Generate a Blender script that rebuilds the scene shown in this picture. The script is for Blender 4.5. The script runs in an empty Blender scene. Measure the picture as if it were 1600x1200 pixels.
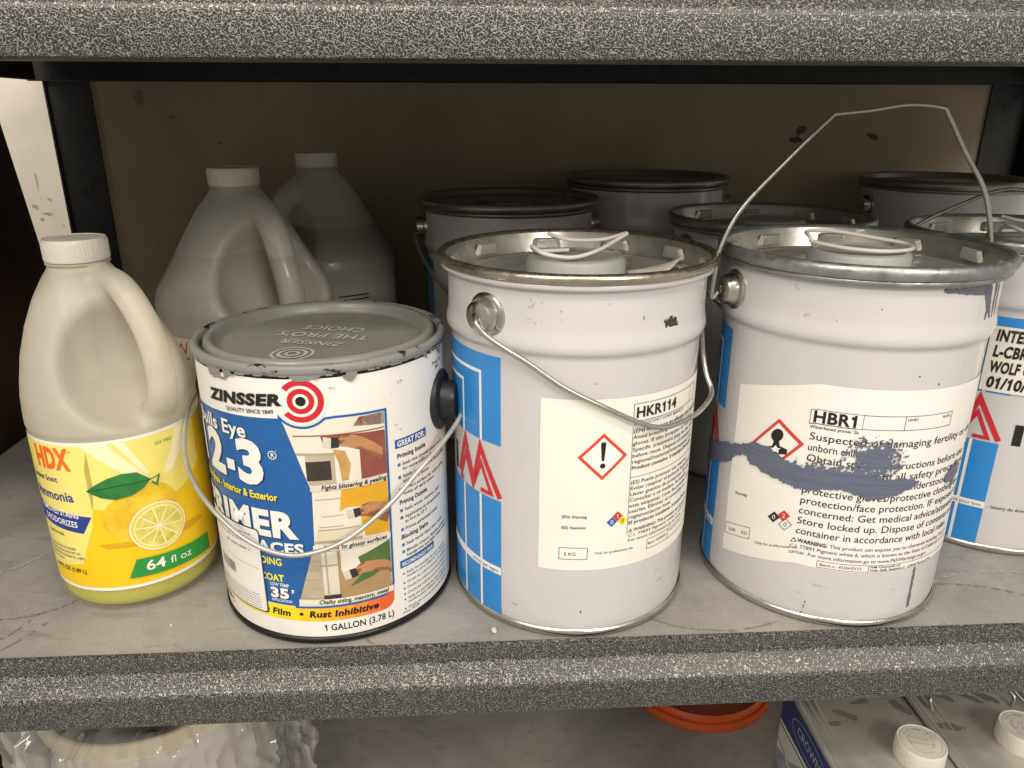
import bpy, bmesh, math, random
import numpy as np
from mathutils import Vector, Matrix
random.seed(7)
S = bpy.context.scene
COL = S.collection
R = math.radians
PI = math.pi

# ------------------------------------------------------------------ camera, world, lamps, exposure
cam_d = bpy.data.cameras.new('camera')
cam = bpy.data.objects.new('camera', cam_d); COL.objects.link(cam)
cam_d.sensor_width = 36.0
cam_d.lens = 36.0 * 1173.69 / 1600.0
cam_d.clip_start = 0.01; cam_d.clip_end = 50
cam.matrix_world = (Matrix.Translation((-0.0234, -0.4169, 0.3344)) @ Matrix.Rotation(R(-3.2115), 4, 'Z')
                    @ Matrix.Rotation(R(90 - 19.7363), 4, 'X') @ Matrix.Rotation(R(0.118), 4, 'Z'))
S.camera = cam
W = bpy.data.worlds.new('World'); S.world = W; W.use_nodes = True
W.node_tree.nodes['Background'].inputs[0].default_value = (1.0, 0.93, 0.84, 1)
W.node_tree.nodes['Background'].inputs[1].default_value = 0.50

def lamp(name, loc, target, sx, sy, power, col):
    l = bpy.data.lights.new(name, 'AREA'); l.shape = 'RECTANGLE'; l.size = sx; l.size_y = sy
    l.energy = power; l.color = col
    o = bpy.data.objects.new(name, l); COL.objects.link(o); o.location = loc
    o.rotation_euler = (Vector(target) - Vector(loc)).to_track_quat('-Z', 'Y').to_euler()
    return o
lamp('ceiling_and_fill_lamp', (-1.05, -1.55, 1.60), (0.0, 0.05, 0.1), 1.2, 0.35, 23, (1.0, 0.93, 0.83))
lamp('ceiling_and_fill_lamp', (1.35, -2.60, 1.70), (-0.15, 0.25, 0.15), 1.2, 0.60, 44, (1.0, 0.94, 0.86))  # fill lamp added to brighten the left rear of the shelf
lamp('ceiling_and_fill_lamp', (0.0, -1.05, 1.78), (0.0, 0.0, 0.0), 1.8, 0.22, 17, (1.0, 0.93, 0.83))
S.view_settings.view_transform = 'Standard'
S.view_settings.look = 'None'
S.view_settings.exposure = 0.08
S.view_settings.gamma = 1.0
S.cycles.max_bounces = 8
S.cycles.transparent_max_bounces = 12

# ------------------------------------------------------------------ materials
def lin(h):
    if not isinstance(h, str): return tuple(h)
    v = [int(h[i:i + 2], 16) / 255 for i in (0, 2, 4)]
    return tuple(c / 12.92 if c <= .04045 else ((c + .055) / 1.055) ** 2.4 for c in v)
MATS = {}
def mat(name, col, rough=.5, metal=0., var=.08, vscale=60., bump=0., bscale=300., rvar=.12, col2=None, spec=.5, coat=0., sss=0.):
    if name in MATS: return MATS[name]
    m = bpy.data.materials.new(name); m.use_nodes = True
    nt = m.node_tree; N = nt.nodes; L = nt.links; b = N['Principled BSDF']
    c = lin(col); tc = N.new('ShaderNodeTexCoord')
    b.inputs['Metallic'].default_value = metal; b.inputs['Roughness'].default_value = rough
    b.inputs['Specular IOR Level'].default_value = spec; b.inputs['Coat Weight'].default_value = coat
    if sss: b.inputs['Subsurface Weight'].default_value = sss; b.inputs['Subsurface Radius'].default_value = (.004, .003, .002); b.inputs['Subsurface Scale'].default_value = 1.0
    n = N.new('ShaderNodeTexNoise'); n.inputs['Scale'].default_value = vscale; n.inputs['Detail'].default_value = 5; n.inputs['Roughness'].default_value = .6
    L.new(tc.outputs['Object'], n.inputs['Vector'])
    if var or col2:
        mr = N.new('ShaderNodeMapRange'); mr.inputs[1].default_value = .3; mr.inputs[2].default_value = .7
        L.new(n.outputs['Fac'], mr.inputs[0])
        mx = N.new('ShaderNodeMix'); mx.data_type = 'RGBA'
        mx.inputs[6].default_value = (*[x * (1 - var) for x in c], 1)
        mx.inputs[7].default_value = (*(lin(col2) if col2 else [min(1, x * (1 + var)) for x in c]), 1)
        L.new(mr.outputs[0], mx.inputs[0]); L.new(mx.outputs[2], b.inputs['Base Color'])
    else: b.inputs['Base Color'].default_value = (*c, 1)
    if rvar:
        mr2 = N.new('ShaderNodeMapRange'); mr2.inputs[1].default_value = .3; mr2.inputs[2].default_value = .7
        mr2.inputs[3].default_value = max(.03, rough - rvar); mr2.inputs[4].default_value = min(1, rough + rvar)
        n2 = N.new('ShaderNodeTexNoise'); n2.inputs['Scale'].default_value = vscale * 1.7; n2.inputs['Detail'].default_value = 4
        L.new(tc.outputs['Object'], n2.inputs['Vector']); L.new(n2.outputs['Fac'], mr2.inputs[0]); L.new(mr2.outputs[0], b.inputs['Roughness'])
    if bump:
        n3 = N.new('ShaderNodeTexNoise'); n3.inputs['Scale'].default_value = bscale; n3.inputs['Detail'].default_value = 3
        L.new(tc.outputs['Object'], n3.inputs['Vector'])
        bp = N.new('ShaderNodeBump'); bp.inputs['Strength'].default_value = bump; bp.inputs['Distance'].default_value = .001
        L.new(n3.outputs['Fac'], bp.inputs['Height']); L.new(bp.outputs[0], b.inputs['Normal'])
    MATS[name] = m
    return m

def hammertone():
    m = bpy.data.materials.new('hammertone_paint'); m.use_nodes = True
    nt = m.node_tree; N = nt.nodes; L = nt.links; b = N['Principled BSDF']; tc = N.new('ShaderNodeTexCoord')
    n = N.new('ShaderNodeTexNoise'); n.inputs['Scale'].default_value = 700; n.inputs['Detail'].default_value = 0; n.inputs['Distortion'].default_value = .25
    L.new(tc.outputs['Object'], n.inputs['Vector'])
    s = N.new('ShaderNodeMath'); s.operation = 'SUBTRACT'; s.inputs[1].default_value = .5; L.new(n.outputs['Fac'], s.inputs[0])
    a = N.new('ShaderNodeMath'); a.operation = 'ABSOLUTE'; L.new(s.outputs[0], a.inputs[0])
    r = N.new('ShaderNodeMapRange'); r.inputs[1].default_value = .012; r.inputs[2].default_value = .075; r.inputs[3].default_value = 1; r.inputs[4].default_value = 0
    r.interpolation_type = 'SMOOTHSTEP'; L.new(a.outputs[0], r.inputs[0])
    mx = N.new('ShaderNodeMix'); mx.data_type = 'RGBA'; mx.inputs[6].default_value = (.056, .054, .050, 1); mx.inputs[7].default_value = (.34, .33, .31, 1)
    L.new(r.outputs[0], mx.inputs[0]); L.new(mx.outputs[2], b.inputs['Base Color'])
    b.inputs['Metallic'].default_value = .6; b.inputs['Roughness'].default_value = .42
    bp = N.new('ShaderNodeBump'); bp.inputs['Strength'].default_value = .28; bp.inputs['Distance'].default_value = .0005
    L.new(r.outputs[0], bp.inputs['Height']); L.new(bp.outputs[0], b.inputs['Normal'])
    return m
HAMMER = hammertone()

def deck_material():
    m = bpy.data.materials.new('worn_grey_board'); m.use_nodes = True
    nt = m.node_tree; N = nt.nodes; L = nt.links; b = N['Principled BSDF']; tc = N.new('ShaderNodeTexCoord')
    def noise(sc, det, dist=0, rough=.6, stretch=None):
        n = N.new('ShaderNodeTexNoise'); n.inputs['Scale'].default_value = sc; n.inputs['Detail'].default_value = det
        n.inputs['Distortion'].default_value = dist; n.inputs['Roughness'].default_value = rough
        if stretch:
            mp = N.new('ShaderNodeMapping'); mp.inputs['Scale'].default_value = stretch; mp.inputs['Rotation'].default_value = (0, 0, .5)
            L.new(tc.outputs['Object'], mp.inputs[0]); L.new(mp.outputs[0], n.inputs['Vector'])
        else: L.new(tc.outputs['Object'], n.inputs['Vector'])
        return n
    def ramp(src, a, bb, lo=0., hi=1.):
        r = N.new('ShaderNodeMapRange'); r.inputs[1].default_value = a; r.inputs[2].default_value = bb; r.inputs[3].default_value = lo; r.inputs[4].default_value = hi
        L.new(src, r.inputs[0]); return r.outputs[0]
    def mix(fac, A, B):
        x = N.new('ShaderNodeMix'); x.data_type = 'RGBA'; L.new(fac, x.inputs[0])
        for k, v in ((6, A), (7, B)):
            if isinstance(v, tuple): x.inputs[k].default_value = (*v, 1)
            else: L.new(v, x.inputs[k])
        return x.outputs[2]
    base = mix(ramp(noise(9, 5, .4).outputs['Fac'], .35, .65), (.25, .236, .217), (.38, .358, .328))
    fine = mix(ramp(noise(700, 2).outputs['Fac'], .3, .75, 0, .25), base, (.12, .115, .11))
    swirl = mix(ramp(noise(14, 6, 2.4, .7, (1, 2.2, 1)).outputs['Fac'], .54, .68, 0, .38), fine, (.13, .126, .12))
    lite = mix(ramp(noise(22, 7, 1.6, .75, (1, 3.5, 1)).outputs['Fac'], .56, .74, 0, .32), swirl, (.47, .45, .42))
    spk = mix(ramp(noise(160, 3, .5).outputs['Fac'], .72, .77, 0, .35), lite, (.1, .095, .09))
    L.new(spk, b.inputs['Base Color'])
    L.new(ramp(noise(18, 4, 1).outputs['Fac'], .3, .7, .42, .72), b.inputs['Roughness'])
    bp = N.new('ShaderNodeBump'); bp.inputs['Strength'].default_value = .12; bp.inputs['Distance'].default_value = .0008
    L.new(noise(350, 4).outputs['Fac'], bp.inputs['Height']); L.new(bp.outputs[0], b.inputs['Normal'])
    return m
DECK = deck_material()

def plastic_shell(name, col, trans=.22, rough=.38, wet_z=0., wet=.7):
    m = bpy.data.materials.new(name); m.use_nodes = True
    nt = m.node_tree; N = nt.nodes; L = nt.links; b = N['Principled BSDF']; out = N['Material Output']
    c = lin(col); b.inputs['Base Color'].default_value = (*c, 1); b.inputs['Roughness'].default_value = rough
    tc = N.new('ShaderNodeTexCoord'); n = N.new('ShaderNodeTexNoise'); n.inputs['Scale'].default_value = 35; n.inputs['Detail'].default_value = 6
    L.new(tc.outputs['Object'], n.inputs['Vector'])
    mr = N.new('ShaderNodeMapRange'); mr.inputs[1].default_value = .55; mr.inputs[2].default_value = .75; mr.inputs[3].default_value = 0; mr.inputs[4].default_value = .22
    L.new(n.outputs['Fac'], mr.inputs[0])
    mx = N.new('ShaderNodeMix'); mx.data_type = 'RGBA'; mx.inputs[6].default_value = (*c, 1); mx.inputs[7].default_value = (c[0] * .55, c[1] * .5, c[2] * .42, 1)
    L.new(mr.outputs[0], mx.inputs[0]); L.new(mx.outputs[2], b.inputs['Base Color'])
    bp = N.new('ShaderNodeBump'); bp.inputs['Strength'].default_value = .15; bp.inputs['Distance'].default_value = .001
    n2 = N.new('ShaderNodeTexNoise'); n2.inputs['Scale'].default_value = 60; L.new(tc.outputs['Object'], n2.inputs['Vector'])
    L.new(n2.outputs['Fac'], bp.inputs['Height']); L.new(bp.outputs[0], b.inputs['Normal'])
    tl = N.new('ShaderNodeBsdfTranslucent'); tl.inputs[0].default_value = (*c, 1)
    tp = N.new('ShaderNodeBsdfTransparent'); tp.inputs[0].default_value = (.97, .95, .9, 1)
    m1 = N.new('ShaderNodeMixShader'); m1.inputs[0].default_value = .42; L.new(b.outputs[0], m1.inputs[1]); L.new(tl.outputs[0], m1.inputs[2])
    m2 = N.new('ShaderNodeMixShader')
    # plastic wetted by the liquid inside scatters less and shows the liquid's colour
    sx = N.new('ShaderNodeSeparateXYZ'); L.new(tc.outputs['Object'], sx.inputs[0]); wr = N.new('ShaderNodeMapRange')
    wr.inputs[1].default_value = wet_z - .0015; wr.inputs[2].default_value = wet_z + .0015; wr.inputs[3].default_value = wet; wr.inputs[4].default_value = trans
    L.new(sx.outputs['Z'], wr.inputs[0]); L.new(wr.outputs[0], m2.inputs[0]); L.new(m1.outputs[0], m2.inputs[1]); L.new(tp.outputs[0], m2.inputs[2])
    L.new(m2.outputs[0], out.inputs['Surface'])
    return m

# ------------------------------------------------------------------ object helpers
def obj(name, me, m=None, parent=None, kind=None, smooth=None):
    o = bpy.data.objects.new(name, me); COL.objects.link(o)
    if m is not None:
        for x in (m if isinstance(m, (list, tuple)) else [m]): me.materials.append(x)
    if smooth is not None:
        me.polygons.foreach_set('use_smooth', [True] * len(me.polygons))
        if smooth < 180: me.set_sharp_from_angle(angle=R(smooth))
    if parent is not None: o.parent = parent
    if kind: o['kind'] = kind
    return o
def thing(name, label, cat, loc=(0, 0, 0), rz=0, group=None):
    o = bpy.data.objects.new(name, None); COL.objects.link(o); o.empty_display_size = .05
    o.location = loc; o.rotation_euler = (0, 0, rz); o['label'] = label; o['category'] = cat
    if group: o['group'] = group
    return o
def mesh(v, f):
    me = bpy.data.meshes.new('m'); me.from_pydata([tuple(map(float, p)) for p in v], [], [tuple(int(i) for i in x) for x in f]); me.update(); return me
def lathe(prof, n=96, rfun=None, close_top=False, close_bot=False):
    """surface of revolution from (r, z) points, outside facing out when z runs upward"""
    v = []; f = []; k = len(prof)
    for (r, z) in prof:
        for i in range(n):
            a = 2 * PI * i / n; rr = r * (rfun(a, z) if rfun else 1)
            v.append((rr * math.sin(a), -rr * math.cos(a), z))
    for j in range(k - 1):
        for i in range(n):
            i2 = (i + 1) % n
            f.append((j * n + i, j * n + i2, (j + 1) * n + i2, (j + 1) * n + i))
    if close_top: f.append(tuple((k - 1) * n + i for i in range(n)))
    if close_bot: f.append(tuple(reversed(range(n))))
    return mesh(v, f)
def catmull(pts, per=8, closed=False):
    P = [Vector(p) for p in pts]; out = []; n = len(P)
    rng = range(n if closed else n - 1)
    for i in rng:
        g = lambda k: P[k % n] if closed else P[max(0, min(n - 1, k))]
        a, b, c, d = g(i - 1), g(i), g(i + 1), g(i + 2)
        for t in range(per):
            t = t / per
            out.append(.5 * ((2 * b) + (c - a) * t + (2 * a - 5 * b + 4 * c - d) * t * t + (3 * b - a - 3 * c + d) * t ** 3))
    if not closed: out.append(P[-1])
    return out
def tube(pts, r, n=10, closed=False, caps=True):
    P = [Vector(p) for p in pts]; m = len(P); v = []; f = []
    up = None
    for i in range(m):
        if closed: t = P[(i + 1) % m] - P[i - 1]
        else: t = P[min(m - 1, i + 1)] - P[max(0, i - 1)]
        t.normalize()
        if up is None: up = t.orthogonal().normalized()
        up = (up - t * up.dot(t)).normalized(); w = t.cross(up)
        rr = r(i / (m - 1)) if callable(r) else r
        for k in range(n):
            a = 2 * PI * k / n; v.append(P[i] + up * (rr * math.cos(a)) + w * (rr * math.sin(a)))
    for i in range(m if closed else m - 1):
        i2 = (i + 1) % m
        for k in range(n):
            k2 = (k + 1) % n; f.append((i * n + k, i * n + k2, i2 * n + k2, i2 * n + k))
    if caps and not closed: f.append(tuple(reversed(range(n)))); f.append(tuple((m - 1) * n + k for k in range(n)))
    return mesh(v, f)
def box(x0, x1, y0, y1, z0, z1, bev=.0, seg=2):
    bm = bmesh.new(); bmesh.ops.create_cube(bm, size=1)
    for q in bm.verts: q.co = Vector(((x0 + x1) / 2 + q.co.x * (x1 - x0), (y0 + y1) / 2 + q.co.y * (y1 - y0), (z0 + z1) / 2 + q.co.z * (z1 - z0)))
    if bev: bmesh.ops.bevel(bm, geom=bm.edges[:], offset=bev, segments=seg, affect='EDGES', profile=.5)
    me = bpy.data.meshes.new('m'); bm.to_mesh(me); bm.free(); return me
def extrude_profile(prof, x0, x1, nx=1):
    """closed (y, z) profile swept along x"""
    v = []; f = []; k = len(prof)
    for i in range(nx + 1):
        x = x0 + (x1 - x0) * i / nx
        for (y, z) in prof: v.append((x, y, z))
    for i in range(nx):
        for j in range(k):
            j2 = (j + 1) % k; f.append((i * k + j, i * k + j2, (i + 1) * k + j2, (i + 1) * k + j))
    f.append(tuple(reversed(range(k)))); f.append(tuple(nx * k + j for j in range(k)))
    me = mesh(v, f)
    bm = bmesh.new(); bm.from_mesh(me); bmesh.ops.recalc_face_normals(bm, faces=bm.faces); bm.to_mesh(me); bm.free()
    return me
def cyl_pt(az, z, r):
    a = R(az); return (r * math.sin(a), -r * math.cos(a), z)

# ------------------------------------------------------------------ numpy noise and surface nets
def vnoise(x, y, z=0., seed=0):
    x = np.asarray(x, float); y = np.asarray(y, float); z = np.asarray(z, float) + np.zeros_like(x)
    xi, yi, zi = np.floor(x), np.floor(y), np.floor(z)
    fx, fy, fz = x - xi, y - yi, z - zi
    u, v, w = (t * t * (3 - 2 * t) for t in (fx, fy, fz))
    def h(a, b, c):
        s = np.sin(a * 127.1 + b * 311.7 + c * 74.7 + seed * 17.3) * 43758.5453
        return s - np.floor(s)
    r = 0
    for dx in (0, 1):
        for dy in (0, 1):
            for dz in (0, 1):
                r = r + h(xi + dx, yi + dy, zi + dz) * (u if dx else 1 - u) * (v if dy else 1 - v) * (w if dz else 1 - w)
    return r
def fbm(x, y, z=0., o=4, seed=0):
    r = 0; a = .5
    for i in range(o): r = r + a * vnoise(x * 2 ** i, y * 2 ** i, np.asarray(z) * 2 ** i, seed + i); a *= .5
    return r
def surface_nets(F, lo, h):
    """naive surface nets of a signed field (negative inside)"""
    s = F < 0
    nx, ny, nz = F.shape
    cnt = np.zeros((nx - 1, ny - 1, nz - 1)); acc = np.zeros((nx - 1, ny - 1, nz - 1, 3))
    corner = lambda d: (slice(d[0], nx - 1 + d[0]), slice(d[1], ny - 1 + d[1]), slice(d[2], nz - 1 + d[2]))
    for ax in range(3):
        o = [i for i in range(3) if i != ax]
        for a in (0, 1):
            for b in (0, 1):
                d0 = [0, 0, 0]; d0[o[0]] = a; d0[o[1]] = b; d1 = list(d0); d1[ax] = 1
                A, B = F[corner(d0)], F[corner(d1)]
                x = (A < 0) != (B < 0)
                t = np.where(x, A / np.where(x, A - B, 1), 0)
                cnt += x
                for k in range(3): acc[..., k] += x * ((t if k == ax else d0[k]))
    m = cnt > 0
    idx = -np.ones(m.shape, int); idx[m] = np.arange(m.sum())
    ii = np.argwhere(m)
    V = (ii + acc[m] / cnt[m][:, None]) * h + np.array(lo)
    faces = []
    for ax in range(3):
        o = [i for i in range(3) if i != ax]
        sl0 = [slice(1, -1)] * 3; sl0[ax] = slice(0, -1); sl1 = [slice(1, -1)] * 3; sl1[ax] = slice(1, None)
        A = s[tuple(sl0)]; B = s[tuple(sl1)]
        e = np.argwhere(A != B)
        off = np.array([1, 1, 1]); off[ax] = 0
        p = e + off
        inside = A[tuple(e.T)]
        q = []
        for (a, b) in ((0, 0), (1, 0), (1, 1), (0, 1)):
            pp = p.copy(); pp[:, o[0]] -= a; pp[:, o[1]] -= b; q.append(idx[tuple(pp.T)])
        q = np.stack(q, 1)
        flip = inside if ax != 1 else ~inside
        q[~flip] = q[~flip][:, ::-1]
        faces.append(q)
    return V, np.concatenate(faces)
def np_mesh(V, Q):
    me = bpy.data.meshes.new('m'); me.vertices.add(len(V)); me.vertices.foreach_set('co', V.astype(np.float32).ravel())
    n = len(Q); k = Q.shape[1]
    me.loops.add(n * k); me.loops.foreach_set('vertex_index', Q.astype(np.int32).ravel())
    me.polygons.add(n); me.polygons.foreach_set('loop_start', np.arange(0, n * k, k, dtype=np.int32))
    me.update(calc_edges=True); me.validate(); return me

# ------------------------------------------------------------------ flat print wrapped on cylinders
GLY = {}
_tc = bpy.data.curves.new('t', 'FONT'); _to = bpy.data.objects.new('t', _tc); COL.objects.link(_to)
_tc.resolution_u = 3
def _raw(txt, off):
    _tc.body = txt; _tc.offset = off; _tc.fill_mode = 'FRONT'
    dg = bpy.context.evaluated_depsgraph_get(); e = _to.evaluated_get(dg); m = e.to_mesh()
    v = np.array([(q.co.x, q.co.y) for q in m.vertices]).reshape(-1, 2)
    m.calc_loop_triangles()
    t = np.array([tuple(x.vertices) for x in m.loop_triangles], int).reshape(-1, 3)
    e.to_mesh_clear(); return v, t
_HH = None
def glyph(c, off):
    global _HH
    if (c, off) not in GLY:
        if _HH is None:
            v, _ = _raw('HH', 0); w1, _ = _raw('H', 0); _HH = (np.ptp(v[:, 0]), w1[:, 1].max())
        if ('adv', c) not in GLY:
            v, _ = _raw('H' + c + 'H', 0); GLY[('adv', c)] = np.ptp(v[:, 0]) - _HH[0]
        if c == '1':
            H1 = _HH[1]; t_ = .115 * H1 / .7 + 1.6 * off; x_ = .36 * H1 / .7; w0 = t_ * .78
            GLY[(c, off)] = (np.array([(x_ - t_, -off), (x_, -off), (x_, H1 + off), (x_ - t_ * .8, H1 + off), (x_ - t_, H1 * .60), (x_ - t_ - .17 * H1, H1 * .70 - off), (x_ - t_ - .17 * H1, H1 * .70 + w0), (x_ - t_ * .72, H1 * .94)]),
                             np.array([(0, 1, 4), (1, 2, 4), (2, 3, 4), (4, 3, 7), (4, 7, 6), (4, 6, 5)]))
            GLY[('adv', c)] = .50 * H1 / .7
            return GLY[(c, off)]
        GLY[(c, off)] = _raw(c, off) if c != ' ' else (np.zeros((0, 2)), np.zeros((0, 3), int))
    return GLY[(c, off)]
def text2d(s, cap, bold=0., width=None, shear=0., align='L', rot=0., track=0.):
    x = 0; V = []; T = []; n = 0
    for c in s:
        v, t = glyph(c, bold)
        V.append(v + [x, 0]); T.append(t + n); n += len(v); x += GLY[('adv', c)] + track + bold * .8
    V = np.concatenate(V); T = np.concatenate(T)
    k = cap / _HH[1]; V = V * k; x *= k
    V[:, 0] += V[:, 1] * shear
    if width: V[:, 0] *= width / x; x = width
    if align == 'C': V[:, 0] -= x / 2
    if align == 'R': V[:, 0] -= x
    if rot: c, s_ = math.cos(R(rot)), math.sin(R(rot)); V = V @ np.array([[c, s_], [-s_, c]])
    return V, T
def ellipse(cx, cy, rx, ry, n=36, rot=0, a0=0, a1=360):
    P = []
    for i in range(n + (a1 - a0 < 360)):
        a = R(a0 + (a1 - a0) * i / n); x, y = rx * math.cos(a), ry * math.sin(a)
        P.append((cx + x * math.cos(R(rot)) - y * math.sin(R(rot)), cy + x * math.sin(R(rot)) + y * math.cos(R(rot))))
    return P
def ring(cx, cy, r0, r1, n=48, a0=0, a1=360, sy=1.):
    out = []
    for i in range(n):
        a, b = R(a0 + (a1 - a0) * i / n), R(a0 + (a1 - a0) * (i + 1) / n)
        out.append([(cx + r * math.cos(t), cy + sy * r * math.sin(t)) for r, t in ((r0, a), (r1, a), (r1, b), (r0, b))])
    return out
def stroke(pts, w, closed=False):
    P = [Vector(p) for p in pts]; n = len(P); L_, R_ = [], []
    for i in range(n):
        a = P[i - 1] if (i or closed) else None; b = P[(i + 1) % n] if (i < n - 1 or closed) else None
        d1 = (P[i] - a).normalized() if a is not None else None; d2 = (b - P[i]).normalized() if b is not None else None
        if d1 is None: d1 = d2
        if d2 is None: d2 = d1
        n1 = Vector((-d1.y, d1.x)); n2 = Vector((-d2.y, d2.x)); m = (n1 + n2)
        m = m.normalized() if m.length > 1e-6 else n1
        k = w / 2 / max(.35, m.dot(n1))
        L_.append(P[i] + m * k); R_.append(P[i] - m * k)
    out = []
    for i in range(n if closed else n - 1):
        j = (i + 1) % n; out.append([tuple(L_[i]), tuple(R_[i]), tuple(R_[j]), tuple(L_[j])])
    return out
def rect(a, b, c, d): return [(a, c), (b, c), (b, d), (a, d)]
def rrect(a, b, c, d, r, n=5):
    P = []
    for (x, y, t0) in ((b - r, d - r, 0), (a + r, d - r, 90), (a + r, c + r, 180), (b - r, c + r, 270)):
        for i in range(n + 1): t = R(t0 + 90 * i / n); P.append((x + r * math.cos(t), y + r * math.sin(t)))
    return P

class Print:
    """flat shapes in (s, z) millimetres laid on a cylinder of radius r (metres); each shape sits a hair above the one below it"""
    def __init__(self, r, warp=None, flat=None): self.r = r; self.items = []; self.mats = []; self.warp = warp; self.flat = flat
    def _mi(self, m):
        if m not in self.mats: self.mats.append(m)
        return self.mats.index(m)
    def poly(self, pts, m, layer=1):
        self.items.append((np.array(pts, float), [tuple(range(len(pts)))], self._mi(m), layer)); return self
    def polys(self, L_, m, layer=1):
        for p in L_: self.poly(p, m, layer)
        return self
    def text(self, s, x, z, cap, m, layer=2, **k):
        V, T = text2d(s, cap, **k); self.items.append((V + [x, z], [tuple(t) for t in T], self._mi(m), layer)); return self
    def raw(self, V, F, m, layer=1): self.items.append((np.array(V, float), F, self._mi(m), layer)); return self
    def build(self, name, parent, kind=None):
        if not self.items: return None
        bm = bmesh.new(); lay = bm.verts.layers.float.new('h')
        for V, F, mi, la in self.items:
            vs = []
            for (x, z) in V:
                q = bm.verts.new((x, z, 0)); q[lay] = la; vs.append(q)
            for f in F:
                if len(set(f)) < 3: continue
                try: fc = bm.faces.new([vs[i] for i in f]); fc.material_index = mi
                except ValueError: pass
        big = [f for f in bm.faces if len(f.verts) > 4]
        if big: bmesh.ops.triangulate(bm, faces=big)
        if self.flat is None and bm.verts:
            x0 = min(q.co.x for q in bm.verts); x1 = max(q.co.x for q in bm.verts); st = 3.0
            wide = [f for f in bm.faces if max(q.co.x for q in f.verts) - min(q.co.x for q in f.verts) > st]
            ge = set(wide)
            for f in wide: ge.update(f.edges); ge.update(f.verts)
            ge = list(ge)
            x = math.ceil(x0 / st) * st + .013
            while x < x1 and ge:
                r = bmesh.ops.bisect_plane(bm, geom=ge, plane_co=(x, 0, 0), plane_no=(1, 0, 0), dist=1e-5)
                ge = [g for g in r['geom'] if g.is_valid]
                x += st
        for f in bm.faces:
            f.normal_update()
            if f.normal.z < 0: f.normal_flip()
        for q in bm.verts:
            s, z, h = q.co.x, q.co.y, q[lay]
            if self.flat is not None: q.co = self.flat(s, z, h); continue
            if self.warp: z += self.warp(s)
            rr = self.r + h * .00011; a = s / 1000 / self.r
            q.co = (rr * math.sin(a), -rr * math.cos(a), z / 1000)
        me = bpy.data.meshes.new('m'); bm.to_mesh(me); bm.free()
        o = obj(name, me, self.mats, parent, kind)
        if self.flat is None: me.polygons.foreach_set('use_smooth', [True] * len(me.polygons))
        return o
def splat(pr, field, s0, s1, z0, z1, m, step=.45, layer=3):
    """ragged patch of dried paint: the cells of a fine grid where the field is positive"""
    nx, nz = int((s1 - s0) / step), int((z1 - z0) / step)
    gs, gz = np.meshgrid(np.linspace(s0, s1, nx), np.linspace(z0, z1, nz), indexing='ij')
    F = field(gs, gz) > 0
    c = F[:-1, :-1] & F[1:, 1:] | F[1:, :-1] & F[:-1, 1:]
    ids = -np.ones(gs.shape, int); V = []; Q = []
    def vid(i, j):
        if ids[i, j] < 0: ids[i, j] = len(V); V.append((gs[i, j], gz[i, j]))
        return ids[i, j]
    for i, j in np.argwhere(c): Q.append((vid(i, j), vid(i + 1, j), vid(i + 1, j + 1), vid(i, j + 1)))
    if V: pr.raw(V, Q, m, layer)

# shared print inks
INK = mat('black_ink', '161616', .5, var=.1)
WHITEP = mat('white_label_paper', 'ebe7df', .42, var=.03, vscale=25, bump=.03, bscale=90)
CREAM = mat('cream_label_paper', 'ebe8dc', .5, var=.03, vscale=25, bump=.04, bscale=70)
PWHITE = mat('print_white', 'efece4', .4, var=.02)
BLUE = mat('print_blue', '1f6db8', .38, var=.05)
SKY = mat('stripe_blue', '2a86cf', .35, var=.05)
REDP = mat('print_red', 'c8232c', .4, var=.05)
ORANGE = mat('print_orange_red', 'dd3f1c', .45, var=.05)
STEEL = mat('tin_steel', 'c0bcb2', .24, 1.0, var=.12, vscale=40, bump=.08, bscale=500, rvar=.1)
GALV = mat('galvanised_ring', '9c9e9c', .42, .85, var=.2, vscale=90, bump=.25, bscale=260, rvar=.14)
WIRE = mat('wire_zinc', 'b4b2ab', .34, .9, var=.1, vscale=150)
PAIL = mat('lilac_white_enamel', 'cac7c7', .27, var=.03, vscale=18, bump=.045, bscale=22, coat=.35)
GREYPAINT = mat('dried_grey_paint', '63656f', .55, var=.10, vscale=120, bump=.35, bscale=420)
SLATE = mat('dried_slate_paint', '565d70', .45, var=.10, vscale=70, bump=.4, bscale=500, col2='6b7183')
def _streaks(m):
    N = m.node_tree.nodes; L = m.node_tree.links; tc = N.new('ShaderNodeTexCoord'); mp = N.new('ShaderNodeMapping'); mp.inputs['Scale'].default_value = (22, 22, 330); L.new(tc.outputs['Object'], mp.inputs[0])
    n = N.new('ShaderNodeTexNoise'); n.inputs['Scale'].default_value = 1.0; n.inputs['Detail'].default_value = 5; n.inputs['Distortion'].default_value = .6; L.new(mp.outputs[0], n.inputs['Vector'])
    bp = N.new('ShaderNodeBump'); bp.inputs['Strength'].default_value = .45; bp.inputs['Distance'].default_value = .0012; L.new(n.outputs['Fac'], bp.inputs['Height']); L.new(bp.outputs[0], N['Principled BSDF'].inputs['Normal'])
    for q in N:
        if q.bl_idname == 'ShaderNodeMix': L.new(n.outputs['Fac'], q.inputs[0])
_streaks(SLATE)
DARKP = mat('dark_scuff', '3a3836', .7, var=.2)
SCUFF = mat('pale_scuff', 'a9a3a0', .6, var=.15)

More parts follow.
